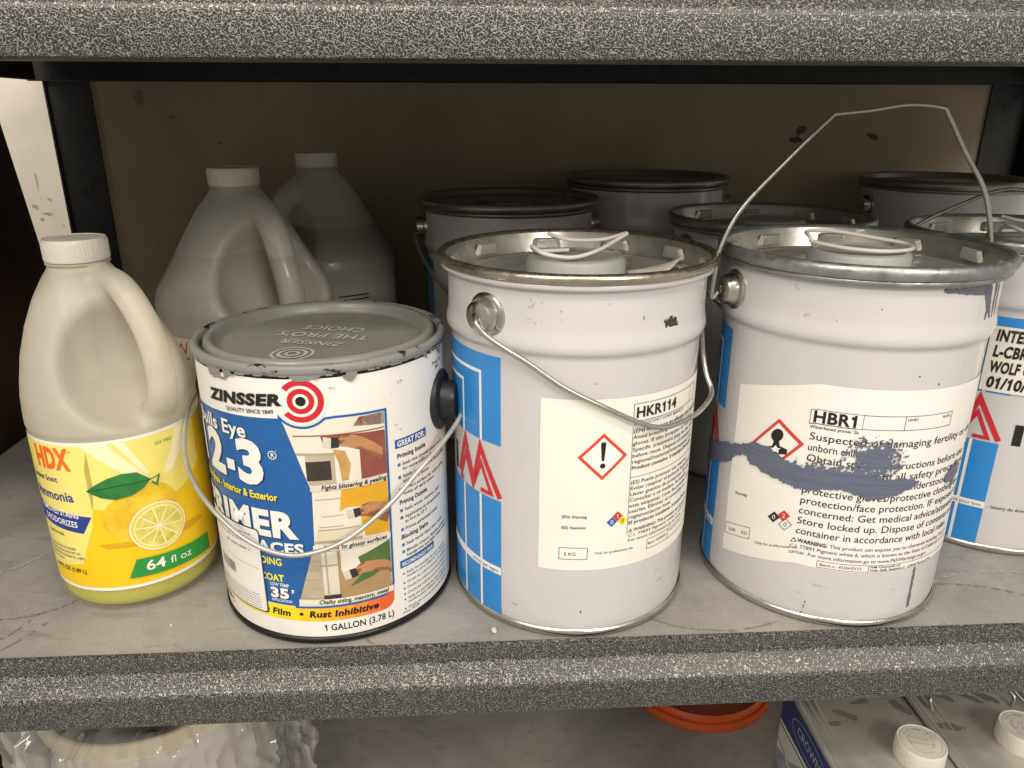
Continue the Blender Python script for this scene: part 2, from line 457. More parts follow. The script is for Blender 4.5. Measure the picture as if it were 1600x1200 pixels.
# ------------------------------------------------------------------ the rack
rack = thing('shelving_rack', 'charcoal hammertone steel shelving rack with worn grey board decks', 'shelf')
X0, X1, YB = -.520, .690, .575
ZS = (-.4065, 0.0, .4065)
def beam_profile(z, y0=0.):
    p = [(0, .0012), (-.0022, .0005), (-.0030, -.002), (-.0032, -.0105), (-.0040, -.0128), (-.0132, -.0218), (-.0143, -.0236), (-.0146, -.0258),
         (-.0146, -.0440), (-.0140, -.0462), (-.0120, -.0470), (.012, -.0470), (.012, -.0455), (-.0118, -.0452), (-.0128, -.0440), (-.0128, -.026), (-.0024, -.0140), (-.0016, -.0105), (-.0012, -.001), (0, -.0006)]
    return [(y0 + a, z + b) for a, b in p]
DARKSTEEL = mat('black_steel_paint', '1a1815', .5, .0, var=.12, bump=.1, bscale=400)
UNDER = mat('raw_board_underside', '2b241d', .85, var=.2, vscale=50)
for z in ZS:
    d = obj('deck_board', box(X0 + .004, X1 - .004, .0012, YB - .014, z - .013, z - .0006 + (.0004 if z else 0), .0008, 1), DECK, rack)
    obj('front_beam', extrude_profile(beam_profile(z), X0 - .03, X1 + .03, 2), HAMMER, rack, smooth=35)
    obj('rear_beam', box(X0 - .02, X1 + .02, YB - .012, YB - .004, z - .036, z - .0010, .001, 1), DARKSTEEL, rack)
    for sx, nm in ((X0 - .004, 'side_beam'), (X1 - .001, 'side_beam')):
        obj(nm, box(sx, sx + .005, .0135, YB - .0305, z - .036, z - .0012, .001, 1), DARKSTEEL, rack)
def angle_post(x, y, sx, sy, w=.052, t=.002, w2=None):
    w2 = w2 or w
    a = [(0, 0), (sx * w, 0), (sx * w, sy * t), (sx * t, sy * t), (sx * t, sy * w2), (0, sy * w2)]
    v = []; f = []; zz = (-.452, .86)
    for z in zz:
        for (p, q) in a: v.append((x + p, y + q, z))
    n = 6
    for j in range(n): f.append((j, (j + 1) % n, n + (j + 1) % n, n + j))
    f.append(tuple(range(n))); f.append(tuple(range(n, 2 * n)))
    me = mesh(v, f); bm = bmesh.new(); bm.from_mesh(me); bmesh.ops.recalc_face_normals(bm, faces=bm.faces); bm.to_mesh(me); bm.free(); return me
obj('upright', angle_post(X0 - .006, YB + .001, 1, -1, w2=.006), DARKSTEEL, rack)
obj('upright', angle_post(X1 + .006, YB + .001, -1, -1, w2=.03), DARKSTEEL, rack)
obj('upright', angle_post(X0 - .034, -.001, 1, 1, .03), HAMMER, rack)
obj('upright', angle_post(X1 + .034, -.001, -1, 1, .03), HAMMER, rack)
# brown hardboard back, stained
bp_m = mat('brown_hardboard', '9c8f78', .8, var=.16, vscale=7, bump=.06, bscale=200, rvar=.1)
bpn = obj('back_panel', box(X0 + .004, X1 - .004, YB + .003, YB + .008, -.44, .86), bp_m, rack)
st = Print(.1, flat=lambda s, z, h: (s / 1000, YB + .0028 - h * .0001, z / 1000))
stain = mat('rust_brown_stain', '5c4733', .8, var=.2); faint = mat('faint_stain', '82735a', .8, var=.1)
for (cx, cz, w, hh, sd, rt) in ((404, 316, 8, 5, 1, .6), (398, 304, 14, 4, 2, -.25), (498, 308, 9, 4, 3, -.3), (-420, 352, 6, 10, 4, 0), (-383, 330, 5, 3, 5, 0), (-330, 300, 4, 2, 6, 0)):
    splat(st, lambda s, z, cx=cx, cz=cz, w=w, hh=hh, sd=sd, rt=rt: 1 - np.hypot(((s - cx) * math.cos(rt) + (z - cz) * math.sin(rt)) / w, ((z - cz) * math.cos(rt) - (s - cx) * math.sin(rt)) / hh) + (fbm(s * .15, z * .15, 0, 3, sd) - .47) * 1.6, cx - w * 1.8, cx + w * 1.8, cz - hh * 2.5, cz + hh * 2.5, stain if cx > 0 else faint, 1.0)
    st.build('stain', bpn); st.items = []; st.mats = []

# side board and wall left of the rack
sb = obj('leaning_board', mesh(*[([(-.556, .02, -.45), (-.556, .644, -.45), (-.556, .478, .40), (-.556, .02, .40), (-.540, .02, -.45), (-.540, .644, -.45), (-.540, .478, .40), (-.540, .02, .40)]),
        [(0, 3, 2, 1), (4, 5, 6, 7), (0, 1, 5, 4), (1, 2, 6, 5), (2, 3, 7, 6), (3, 0, 4, 7)]]), mat('dark_brown_wood', '3b2619', .7, var=.2, vscale=14, bump=.1))
sb['label'] = 'dark brown board standing upright against the end of the rack'; sb['category'] = 'board'
wall_m = mat('scuffed_cream_wall', 'd9d2c2', .75, var=.07, vscale=20, bump=.1, bscale=120)
wl = obj('wall', box(-1.30, X0 - .004, .66, .70, -.45, .90), wall_m, kind='structure')
wm = Print(.1, flat=lambda s, z, h: (s / 1000, .6599 - h * .0001, z / 1000))
for (cx, cz, w, hh, sd) in ((-596, 205, 9, 2.2, 1), (-604, 245, 1.4, 16, 2), (-592, 225, 3, 2, 3), (-612, 215, 5, 3, 4), (-606, 198, 3, 3, 5), (-580, 190, 3, 1.4, 6), (-598, 150, 3, 2, 7), (-566, 236, 2, 6, 8)):
    splat(wm, lambda s, z, cx=cx, cz=cz, w=w, hh=hh, sd=sd: 1 - np.hypot((s - cx) / w, (z - cz) / hh) + (fbm(s * .3, z * .3, 0, 3, sd) - .5) * 2.2, cx - 2 * w, cx + 2 * w, cz - 2 * hh, cz + 2 * hh, mat('wall_scuff', 'ab9f86', .7, var=.15), .6)
    wm.build('scuff_mark', wl); wm.items = []; wm.mats = []

# ------------------------------------------------------------------ steel pails
def zz(H): return lambda z: z * H / .25
def pail(name, label, loc, H=.25, rz=0, ears=(-46, 134), ring_m=GALV, bail=None, loop=None, stripe=None, group=None, tabs0=8, rimpaint=False, depth=.0175, ring_h=.0085, floor_m=None):
    """lidded steel pail; local origin at the centre of its base"""
    t = thing(name, label, 'pail', loc, rz, group)
    k = H / .25
    body = lathe([(.0846, .0015), (.0853, .006), (.0857, .012), (.0857, .1955 * k), (.0859, .1975 * k), (.0866, .1990 * k), (.0879, .2005 * k), (.0888, .2025 * k), (.0890, .2050 * k), (.0886, .2080 * k), (.0877, .2115 * k), (.0873, .2150 * k), (.0872, .222 * k), (.0872, .2405 * k)], 112)
    obj('body', body, PAIL, t, smooth=30)
    obj('base_ring', lathe([(.080, .0012), (.0858, 0), (.0869, .0012), (.0872, .003), (.0868, .0048), (.0858, .0056)], 112), STEEL, t, smooth=60)
    h = H
    # rolled curl of the body, then the closing ring of the lid
    obj('body_curl', lathe([(.0871, h - ring_h - .0042), (.0900, h - ring_h - .0044), (.0918, h - ring_h - .0034), (.0922, h - ring_h - .0016), (.0912, h - ring_h + .0002), (.0890, h - ring_h + .0006)], 112), PAIL if rimpaint else ring_m, t, smooth=60)
    obj('rim', lathe([(.0895, h - ring_h + .0003), (.0930, h - ring_h), (.0943, h - ring_h * .78), (.0946, h - ring_h * .48), (.0940, h - ring_h * .2), (.0928, h - .0004), (.0912, h), (.0898, h - .0006), (.0888, h - .0025)], 112), ring_m, t, smooth=60)
    fl = h - depth
    lid = obj('lid', lathe([(.0888, h - .0026), (.0876, h - .006), (.0862, fl + .004), (.0850, fl + .0008), (.0828, fl)], 112), floor_m or mat('lid_wall_tin', 'b4b1a9', .34, .75, var=.1, vscale=40, bump=.06, bscale=200), t, smooth=40)
    obj('lid_panel', lathe([(.0829, fl), (.0790, fl + .0002), (.0780, fl + .0012), (.0700, fl + .0012), (.0690, fl + .0004), (.0360, fl + .0004), (.0350, fl + .0012), (.0, fl + .0012)], 112), floor_m or mat('dull_lid_tin', 'b3b0a8', .42, .5, var=.08, vscale=30, bump=.08, bscale=90), t, smooth=40)
    # pressed tabs round the lid wall
    n = 10 if depth > .01 else 0
    tab = None
    for i in range(n):
        a = tabs0 + 360 * i / n
        if tab is None:
            bm = bmesh.new()
            prof = [(-.0125, 0), (-.0095, .0088), (.0095, .0088), (.0125, 0)]
            o_ = []
            for (u, v) in prof: o_.append(bm.verts.new((u, 0, v)))
            i_ = [bm.verts.new((u * .78, .0026, v * .86 + .0004)) for (u, v) in prof]
            for j in range(4): bm.faces.new((o_[j], o_[(j + 1) % 4], i_[(j + 1) % 4], i_[j]))
            bm.faces.new(i_)
            bmesh.ops.recalc_face_normals(bm, faces=bm.faces)
            bmesh.ops.bevel(bm, geom=[e for e in bm.edges if not e.is_boundary], offset=.0006, segments=1, affect='EDGES')
            tab = bpy.data.meshes.new('m'); bm.to_mesh(tab); bm.free(); tab.materials.append(mat('tab_tin', 'd6d3ca', .3, .55, var=.06))
        q = bpy.data.objects.new('pressed_tab', tab); COL.objects.link(q); q.parent = lid
        q.location = cyl_pt(a, fl + .0026, .0862); q.rotation_euler = (R(-9), 0, R(a))
    sh = .0120 if depth > .01 else .0035
    sp_m = floor_m or mat('grey_spout_plastic', 'a2a29e', .5, var=.04)
    sp = obj('spout_cap', lathe([(.0335, fl + .0010), (.0335, fl + sh * .8), (.0322, fl + sh), (.0295, fl + sh * 1.06), (.0280, fl + sh * .93), (.0, fl + sh * .93)], 64), sp_m, t, smooth=35)
    if loop: obj('pull_loop', tube(catmull([(x, y, fl + z + .0042) for x, y, z in loop], 7), .0014, 8), mat('white_plastic_cord', 'dedbd2', .45, var=.03), sp, smooth=60)
    # bail lugs
    for a in ears:
        m = lathe([(.0138, -.002), (.0138, .0012), (.0126, .0022), (.0110, .0024), (.0104, .0060), (.0094, .0088), (.0070, .0100), (.0030, .0102), (.0026, .0080), (.0, .0078)], 36)
        m.transform(Matrix.Translation(cyl_pt(a, .220 * k, .0872)) @ Matrix.Rotation(R(a), 4, 'Z') @ Matrix.Rotation(R(90), 4, 'X'))
        obj('handle_lug', m, STEEL, t, smooth=35)
    if bail:
        obj('bail_handle', tube(catmull(bail, 7), 0.00165, 10), WIRE, t, smooth=60)
    if stripe is not None: stripe_print(t, stripe)
    return t

def stripe_print(t, s0, word='vernici per legno', letters=True):
    P = Print(.0858); o = lambda L_: [(x + s0, z) for x, z in L_]
    P.poly(o(rect(-95, 0, 134, 193.5)), SKY); P.poly(o(rect(-95, 0, 3, 94)), SKY)
    for x, zt in ((-17.6, 181), (-38.5, 170.5)):
        for q in stroke([(-95, zt), (x, zt), (x, 134)], 2.2): P.poly(o(q), PWHITE, 2)
    for x in (-18.6, -39.2): P.poly(o(rect(x - 1.2, x + 1.0, 3, 94)), PWHITE, 2)
    P.poly(o(rect(-95, 0, 37.4, 43.2)), PWHITE, 3)
    P.text(word, s0 - 2, 38.9, 2.7, INK, 4, align='R')
    if letters:
        P.text('i', s0 - 58, 100, 20, INK, 2, bold=.04)
    P.build('stripe_print', t)
    M_ = Print(.0858)
    f = lambda L_: [(s0 - 49 + u * 49, 96 + v * 35) for u, v in L_]
    for q in stroke(f([(.02, .12), (.24, .93), (.46, .18), (.62, .93), (.985, .0)]), 4.0): M_.poly(q, REDP, 2)
    for q in stroke(f([(.16, .01), (.07, .01), (.25, .60), (.44, -.10 + .12), (.63, .60), (.83, .03), (.62, .03)]), 2.9): M_.poly(q, REDP, 2)
    M_.build('logo', t)

def az_pts(L_): return [cyl_pt(a, z / 1000, r / 1000) for a, z, r in L_]
LOOP_A = [(-.004, .012, .0095), (-.026, .004, .0105), (-.031, -.010, .016), (-.024, -.022, .013), (-.006, -.020, .0100), (.012, -.012, .013), (.030, .004, .019), (.035, .010, .021), (.020, .016, .016), (-.004, .010, .017), (-.018, .018, .020)]
LOOP_B = [(-.030, .006, .010), (-.034, .004, .016), (-.030, .018, .018), (-.008, .026, .017), (.020, .018, .013), (.035, .004, .011), (.030, -.012, .010), (.008, -.020, .010), (-.014, -.014, .011), (-.028, -.002, .0125), (-.033, .006, .014)]

# --- the first white pail
hk = pail('paint_pail', 'white steel pail with cream hazard label HKR114 and its wire handle hanging across the label', (.0486, .0889, 0), .25, ears=(-45.5, 134.5), ring_m=mat('worn_tin_ring', 'b3aa99', .3, .95, var=.2, vscale=120, bump=.2, bscale=240), rimpaint=True, ring_h=.0062,
    bail=az_pts([(-45.5, 219, 97), (-44, 216, 99), (-40, 208, 95), (-26, 196, 91), (-11, 181.6, 90.5), (3, 170.3, 90.5), (18, 157.8, 91), (26, 152.6, 92), (33, 151.3, 94), (45, 153.6, 97), (55, 156, 97.5), (64, 157.5, 97.5), (68, 160.5, 96.5), (71, 168, 92.5), (76, 179, 89.5), (92, 199, 90), (115, 215, 96), (133, 219, 99), (134.5, 219, 97)]),
    loop=LOOP_A, stripe=-59)
lb = Print(.0859); lb.poly(rect(-31.3, 118, 52.6, 172.5), CREAM); LB = lb.build('hazard_label', hk)
p = Print(.0860)
def frame(P, a, b, c, d, w, m, layer=2): P.polys(stroke([(a, c), (b, c), (b, d), (a, d)], w, True), m, layer)
frame(p, 27.5, 92, 158.0 - 2.2, 167.5, .35, INK); p.poly(rect(83, 83.3, 156, 167.5), INK, 2)
p.text('HKR114', 29, 158.4, 6.6, INK, 3, bold=.028, width=35)
p.text('HYDROCOAT CONV BIANCO', 28, 153.2, 1.8, INK, 2, width=46)
EN = ['(EN) May cause an allergic skin reaction', 'Avoid breathing dust/fume/gas/mist', 'gloves. If skin irritation or rash occurs', 'Specific treatment (see on this label).', 'before reuse. Dispose of contents to', 'regional/national/international rules', 'Product contains: 2-methyl-2H-isothia']
ES = ['(ES) Puede provocar una reaccion', 'Evitar respirar el polvo/el humo/el gas', 'Llevar guantes de proteccion. En caso', 'Consultar a un medico. Se necesita', 'esta etiqueta). Lavar las prendas antes', 'usarlas. Eliminar el contenido en', 'reglamentacion local.', 'El producto contiene: 2-metil-2H-iso']
for i, s in enumerate(EN): p.text(s, 28, 148.2 - 4.25 * i, 2.55, INK, 2, bold=.016 if i == 6 else .004, width=min(72, 1.85 * len(s)))
p.poly(rect(27.4, 27.7, 76, 152), INK, 2)
p.poly(rect(27.5, 105, 117.3, 117.6), INK, 2)
for i, s in enumerate(ES): p.text(s, 28, 112.4 - 4.15 * i, 2.5, INK, 2, bold=.016 if i in (7,) else .004, width=min(72, 1.85 * len(s)))
p.text('WARNING: This product can expose you', 32.4, 77.6, 2.3, INK, 2, bold=.012, width=66)
p.text('C.I. 77891 Pigment white 6, which is', 28.4, 74.0, 2.1, INK, 2, width=66)
p.text('For more information go to www.', 28.4, 70.4, 2.1, INK, 2, width=58)
p.polys([[(28.4, 77.4), (31.8, 77.4), (30.1, 80.3)]], INK, 2); p.polys([[(29.1, 77.8), (31.1, 77.8), (30.1, 79.6)]], mat('print_yellow', 'f2cf1d', .4, var=.04), 3)
frame(p, 44.5, 66, 60.5, 68.0, .3, INK); frame(p, 66, 100, 60.5, 68.0, .3, INK); p.text('Batch n.: 4325SH2123', 45.5, 63.5, 1.9, INK, 2, width=19); p.text('Viale delle Scienze', 67, 65.3, 1.5, INK, 2, width=20)
p.text('(EN) Warning', -16.4, 91.4, 2.0, INK, 2, bold=.014, width=16); p.text('(ES) Atencion', -16.7, 83.6, 2.0, INK, 2, bold=.014, width=16)
frame(p, -17.6, .8, 61.0, 69.6, .35, INK); p.text('5 KG', -14.5, 63.8, 2.4, INK, 2, width=8)
p.text('Only for professional use', 5.8, 64.4, 1.75, INK, 2, width=27)
p.build('lettering', LB)
def diamond(P, cx, cz, r, w, layer=2):
    P.poly([(cx - r, cz), (cx, cz - r), (cx + r, cz), (cx, cz + r)], PWHITE, layer)
    P.polys(stroke([(cx - r, cz), (cx, cz - r), (cx + r, cz), (cx, cz + r)], w, True), ORANGE, layer + 1)
d = Print(.0860); diamond(d, 8.3, 134.3, 14.6, 1.9)
d.poly([(6.6, 143.2), (7.3, 144.4), (9.3, 144.4), (10.0, 143.2), (9.2, 133.0), (8.9, 131.6), (7.7, 131.6), (7.4, 133.0)], INK, 4); d.poly(ellipse(8.3, 128.2, 1.75, 1.75, 20), INK, 4)
d.build('hazard_symbol', LB)
d = Print(.0860); q = 3.6
for (cx, cz, cm, ch) in ((20, 91.2, 'c0392b', '1'), (16.3, 87.4, '2456a0', '0'), (23.8, 87.4, 'f2d21f', '0')):
    d.poly([(cx - q, cz), (cx, cz - q), (cx + q, cz), (cx, cz + q)], mat('fire_diamond_' + cm, cm, .45), 2)
    d.text(ch, cx, cz - 1.5, 3.0, INK if cm[0] == 'f' else PWHITE, 3, align='C')
d.build('fire_diamond', LB)
# wear on the enamel
w = Print(.0873)
def scuff(P, cx, cz, w_, h_, m, sd, dens=0., step=.35, layer=1, rag=1.7):
    if not P.items: P.mats = []
    splat(P, lambda s, z: 1 - np.hypot((s - cx) / w_, (z - cz) / h_) + (fbm(s * .7, z * .7, 0, 4, sd) - .5 - dens) * rag, cx - w_ * 1.5, cx + w_ * 1.5, cz - h_ * 1.6, cz + h_ * 1.6, m, step, layer)
    if getattr(P, 'owner', None): P.build('scuff_mark', P.owner); P.items = []; P.mats = []
w.owner = hk
scuff(w, 51.6, 216.5, 6.0, 3.6, DARKP, 1, -.05); scuff(w, 63, 213.4, 9, .6, SCUFF, 19, .1); scuff(w, -36, 231, 8, 6, SCUFF, 2, .22, .35, rag=5); scuff(w, -35, 219, 8, 4, SCUFF, 12, .2, .35, rag=5); scuff(w, -17, 222, 8, 1.2, SCUFF, 3, .3, rag=4); scuff(w, 30, 222, .5, 1.3, DARKP, 9)
scuff(w, 60, 205.5, 13, .9, DARKP, 4, .05); scuff(w, 69, 201.5, 1, .8, DARKP, 8)
w = Print(.0858); w.owner = hk
scuff(w, -2, 20, .6, 1.0, DARKP, 5); scuff(w, 8, 105, 1.6, .5, SCUFF, 7); scuff(w, 60, 30, 6, .6, SCUFF, 6, .2); scuff(w, 20, 15, 9, .4, SCUFF, 11, .2)
# torn paper on the lid
def torn(parent, cx, cy, z, L_, Wd, rz, curl, sd, tx=None):
    n = 14; v = []; f = []
    for i in range(n + 1):
        for j in range(7):
            u = i / n; t = j / 6
            x = (u - .5) * L_; y = (t - .5) * Wd * (1 - .25 * u + .25 * math.sin(9 * u + sd))
            v.append((x, y, z + .0006 + curl * max(0, u - .35) ** 2 + .0012 * math.sin(5 * u + 4 * t + sd)))
    for i in range(n):
        for j in range(6): f.append((i * 7 + j, (i + 1) * 7 + j, (i + 1) * 7 + j + 1, i * 7 + j + 1))
    me = mesh(v, f); me.transform(Matrix.Translation((cx, cy, 0)) @ Matrix.Rotation(R(rz), 4, 'Z'))
    o = obj('torn_label', me, mat('torn_grey_paper', 'bdb7ab', .7, var=.08, vscale=200), parent, smooth=180)
    md = o.modifiers.new('thick', 'SOLIDIFY'); md.thickness = .0004; md.offset = -1
    return o
torn(hk, .020, .030, .2335, .030, .018, 25, .016, 1)
tl = torn(hk, .051, -.004, .2335, .040, .016, 14, .018, 2)

# --- the second white pail
hb = pail('paint_pail', 'white steel pail with HBR1 label smeared by slate paint, wire handle standing raised', (.2447, .0882, 0), .2525, ears=(-85, 95), bail=[(-.0995, -.0090, .2205), (-.1035, -.0098, .2170), (-.1030, -.0098, .232), (-.1005, -.0095, .2516), (-.0884, -.0084, .2766), (-.0610, -.0058, .3068), (-.0345, -.0033, .3330), (-.0300, -.0028, .3352), (-.0075, -.0007, .3375), (.0190, .0018, .3411), (.0430, .0041, .3394), (.0490, .0046, .3345), (.0672, .0064, .3101), (.0842, .0080, .289), (.0938, .0089, .2694), (.1000, .0092, .2480), (.1010, .0094, .2260), (.0985, .0092, .2205)],
    loop=LOOP_B, stripe=-127, tabs0=-14)
droop = lambda s: -.27 * max(0., -52 - s) + 0.0
hl = Print(.0859, droop); hl.poly(rect(-110, 92, 44, 175), WHITEP); HL = hl.build('hazard_label', hb)
p = Print(.0860, droop)
frame(p, -55, 37, 148.4, 157.8, .35, INK); p.poly(rect(1.5, 1.8, 148.4, 157.8), INK, 2)
p.poly(rect(-55, -24, 148.2, 157.9), PWHITE, 2); frame(p, -55, -24, 148.2, 157.9, .3, INK, 3)
p.text('HBR1', -53.5, 149.3, 7.6, INK, 4, bold=.03, width=27.5); p.text('Waterbased primer 2k', -54.5, 144.9, 2.0, INK, 2, bold=.012, width=29)
p.text('HNB1', 3, 154.5, 1.9, INK, 2); p.text('10,00%', 28.5, 154.5, 1.7, INK, 2); p.text('-', 29, 151, 1.9, INK, 2)
BIG = [('Suspected of damaging fertility or the', 128), ('unborn child.', 33), ('Obtain special instructions before use. Do', 134), ('not handle until all safety precautions', 127), ('have been read and understood. Wear', 124), ('protective gloves/protective clothing/eye', 126), ('protection/face protection. IF exposed or', 128), ('concerned: Get medical advice/attention.', 127), ('Store locked up. Dispose of contents and', 128), ('container in accordance with local rules.', 118)]
for i, (s, wd) in enumerate(BIG): p.text(s, -54, 136.8 - 7.72 * i, 5.0, INK, 2, width=wd, bold=.004)
p.polys([[(-56.5, 60.7), (-52.2, 60.7), (-54.3, 64.4)]], INK, 2); p.polys([[(-55.6, 61.2), (-53.1, 61.2), (-54.3, 63.4)]], PWHITE, 3)
p.text('WARNING:', -51.8, 60.9, 2.7, INK, 3, bold=.03, width=19); p.text('This product can expose you to chemicals including Titanium', -31.5, 60.9, 2.6, INK, 2, width=100)
p.text('C.I. 77891 Pigment white 6, which is known to the State of California to cause', -56.5, 56.4, 2.6, INK, 2, width=126)
p.text('cancer. For more information go to www.P65Warnings.ca.gov', -56.5, 51.9, 2.6, INK, 2, width=98)
frame(p, -37.5, -4.5, 45.0, 50.0, .3, INK); p.text('Batch n.: 432SH2123', -36, 46.4, 2.0, INK, 2, width=27)
p.polys(stroke([(-4.5, 45), (80, 45)], .3), INK, 2); p.polys(stroke([(-4.5, 50), (80, 50)], .3), INK, 2)
p.text('IVM Chemicals srl', -3.5, 47.9, 1.6, INK, 2, bold=.01, width=22); p.text('Viale della Stazione 3 - 27020 Parona (PV)', -3.5, 45.6, 1.6, INK, 2, bold=.01, width=52)
p.text('Warning', -103, 91.0, 2.2, INK, 2, bold=.012, width=11)
frame(p, -109, -86, 58.0, 67.0, .35, INK); p.text('5,00', -105.5, 60.8, 2.5, INK, 2, width=7); p.text('KG', -93, 60.8, 2.5, INK, 2)
p.text('Only for professional use', -81, 55.4, 2.0, INK, 2, width=30)
p.build('lettering', HL)
d = Print(.0860, droop)
cx, cz, r_ = -74.5, 133.5, 16.6
d.poly([(cx - r_, cz), (cx, cz - r_), (cx + r_, cz), (cx, cz + r_)], PWHITE, 2)
d.polys(stroke([(cx - r_, cz), (cx, cz - r_), (cx + r_, cz), (cx, cz + r_)], 2.2, True), mat('hazard_red', 'cf3a33', .45), 3)
d.poly(ellipse(cx, cz + 6.2, 4.2, 4.6, 24), INK, 4)
d.poly([(cx - 1.6, cz + 3), (cx + 1.6, cz + 3), (cx + 2.6, cz - 1.5), (cx + 8, cz - 4.0), (cx + 8, cz - 7.5), (cx - 8, cz - 7.5), (cx - 8, cz - 4), (cx - 2.6, cz - 1.5)], INK, 4)
d.poly([(cx, cz - 1.0), (cx + 1.6, cz - 3.2), (cx + 3.6, cz - 3.0), (cx + 2.2, cz - 4.6), (cx + 2.6, cz - 6.8), (cx, cz - 5.6), (cx - 2.6, cz - 6.8), (cx - 2.2, cz - 4.6), (cx - 3.6, cz - 3.0), (cx - 1.6, cz - 3.2)], PWHITE, 5)
d.build('hazard_symbol', HL)
d = Print(.0860, droop); q = 4.3
for (cx, cz, cm, ch) in ((-69.5, 78.5, '2a2a2a', '0'), (-63.0, 80.0, 'd1352b', '2'), (-61.2, 73.6, 'eeeae0', '0')):
    d.poly([(cx - q, cz), (cx, cz - q), (cx + q, cz), (cx, cz + q)], mat('fire_diamond_' + cm, cm, .45), 2)
    d.text(ch, cx, cz - 1.6, 3.2, INK if cm[0] == 'e' else PWHITE, 3, align='C')
d.polys(stroke([(-61.2 - q, 73.6), (-61.2, 73.6 - q), (-61.2 + q, 73.6), (-61.2, 73.6 + q)], .35, True), INK, 4)
d.build('fire_diamond', HL)
# slate paint smear over the label
ctr = np.array([(-166, 88, 8), (-150, 92, 8.5), (-130, 99, 8), (-115, 106, 7), (-103, 112, 4.6), (-97, 114, 4.2), (-91, 115, 9), (-80, 113.5, 10), (-66, 110.5, 8.5), (-56, 108.5, 7.5), (-40, 109.5, 6.2), (-30, 111, 6.8), (-18, 109.5, 8), (-6, 107.5, 7.5), (6, 109.5, 5.2), (16, 110.8, 3.2), (21, 111, .6)], float)
def smear(s, z):
    c = np.interp(s, ctr[:, 0], ctr[:, 1]); hw = np.interp(s, ctr[:, 0], ctr[:, 2]) - 8 * (s > 21)
    n = (fbm(s * .16, z * .16, 0, 4, 3) - .47) * 5 + (vnoise(s * .9, z * .9, 0, 9) - .5) * 1.6
    a = hw - np.abs(z - c) + n
    b = (1 - np.hypot((s + 13) / 16.5, (z - 129) / 13.5)) * 9 + (vnoise(s * .75, z * .75, 0, 5) - .5) * 9 + (vnoise(s * 1.4, z * 1.4, 0, 15) - .62) * 7
    b2 = (1 - np.hypot((s + 40) / 17, (z - 116) / 5)) * 6 + (vnoise(s * .8, z * .8, 0, 6) - .5) * 12
    c2 = 7.5 - np.hypot((s - 54) / 1.25, (z - 110)) + (fbm(s * .3, z * .3, 0, 4, 8) - .47) * 7
    return np.maximum(np.maximum(a, b), np.maximum(b2, c2))
sm = Print(.0862); splat(sm, smear, -166, 66, 78, 146, SLATE, .42, 6); sm.build('paint_smear', hb)
# drips under the rim and thin runs
dr = Print(.0873); DRIP = mat('drip_grey_paint', '62626d', .5, var=.12, vscale=90, bump=.2)
def runs(P, segs, sd, m, layer=1):
    for (s0, z0, s1, z1, w0, w1) in segs:
        def fld(s, z):
            t = np.clip(((s - s0) * (s1 - s0) + (z - z0) * (z1 - z0)) / ((s1 - s0) ** 2 + (z1 - z0) ** 2), 0, 1)
            return w0 + (w1 - w0) * t - np.hypot(s - s0 - t * (s1 - s0), z - z0 - t * (z1 - z0)) + (fbm(s * .5, z * .5, 0, 3, sd) - .47) * 1.6
        k = max(w0, w1) + 1.5
        splat(P, fld, min(s0, s1) - k, max(s0, s1) + k, min(z0, z1) - k, max(z0, z1) + k, m, .35, layer)
        P.build('paint_drip', hb); P.items = []; P.mats = []
runs(dr, [(10, 237.5, 48, 235, 1.2, 3.6), (46, 236, 51, 226, 4.2, 3.4), (51, 226, 49, 212, 2.2, 1.0), (51, 225, 56, 217, 2.8, 1.2), (58, 237, 61, 210, 1.8, .9), (63, 237, 67, 204, 1.3, .8), (24, 213.5, 32, 213, .5, .8)], 4, DRIP)
dr.owner = hb; scuff(dr, -55, 240, 2, .6, DARKP, 21); scuff(dr, -25, 226, .8, .8, DARKP, 22)
dr = Print(.0858); runs(dr, [(33, 44, 33.5, 12, .9, 1.6), (-41, 16, -42.5, 6, .7, .4)], 5, DRIP); dr.owner = hb; scuff(dr, 5, 184, .8, .8, DARKP, 22); scuff(dr, 20, 178, .6, 1.0, DARKP, 24)

# --- the pail beside it with the typed sticker
pe = pail('paint_pail', 'white steel pail with typed sticker reading INTER L-CBR WOLF, beside the slate-smeared pail', (.430, .168, 0), .25, ears=(-95, 85),
    bail=[(-.0985, -.009, .2195), (-.1020, .006, .2260), (-.098, .022, .236), (-.076, .032, .250), (-.030, .040, .2680), (-.009, .042, .2745), (.010, .042, .2755), (.036, .036, .270), (.080, .022, .245), (.1005, .010, .226), (.0985, .006, .2200)], loop=LOOP_A, tabs0=20)
stripe_print(pe, -48, 'vernis pour bois', False)
for a_ in (('- lakiery do drewna - verniz', -46, 38.9, 2.7, 0), ('Viale delle', -20, 76, 1.8, 0), ('I', -39.5, 96.5, 13, .11)):
    tw = Print(.0859); tw.text(*a_[:4], INK, 2, bold=a_[4]); tw.build('lettering', pe)
sk = Print(.0862); sk.poly(rect(-69.5, 5, 135.5, 186.5), mat('sticker_paper', 'e4dfd0', .45, var=.03), 6); SK = sk.build('sticker', pe)
sk = Print(.0862)
for i, s in enumerate(['INTER', 'L-CBR', 'WOLF C', '01/10/2']): sk.text(s, -65.5, 175.6 - 12.3 * i, 8.2, INK, 8, bold=.045, shear=.1, width=4.35 * len(s))
sk.build('lettering', SK)

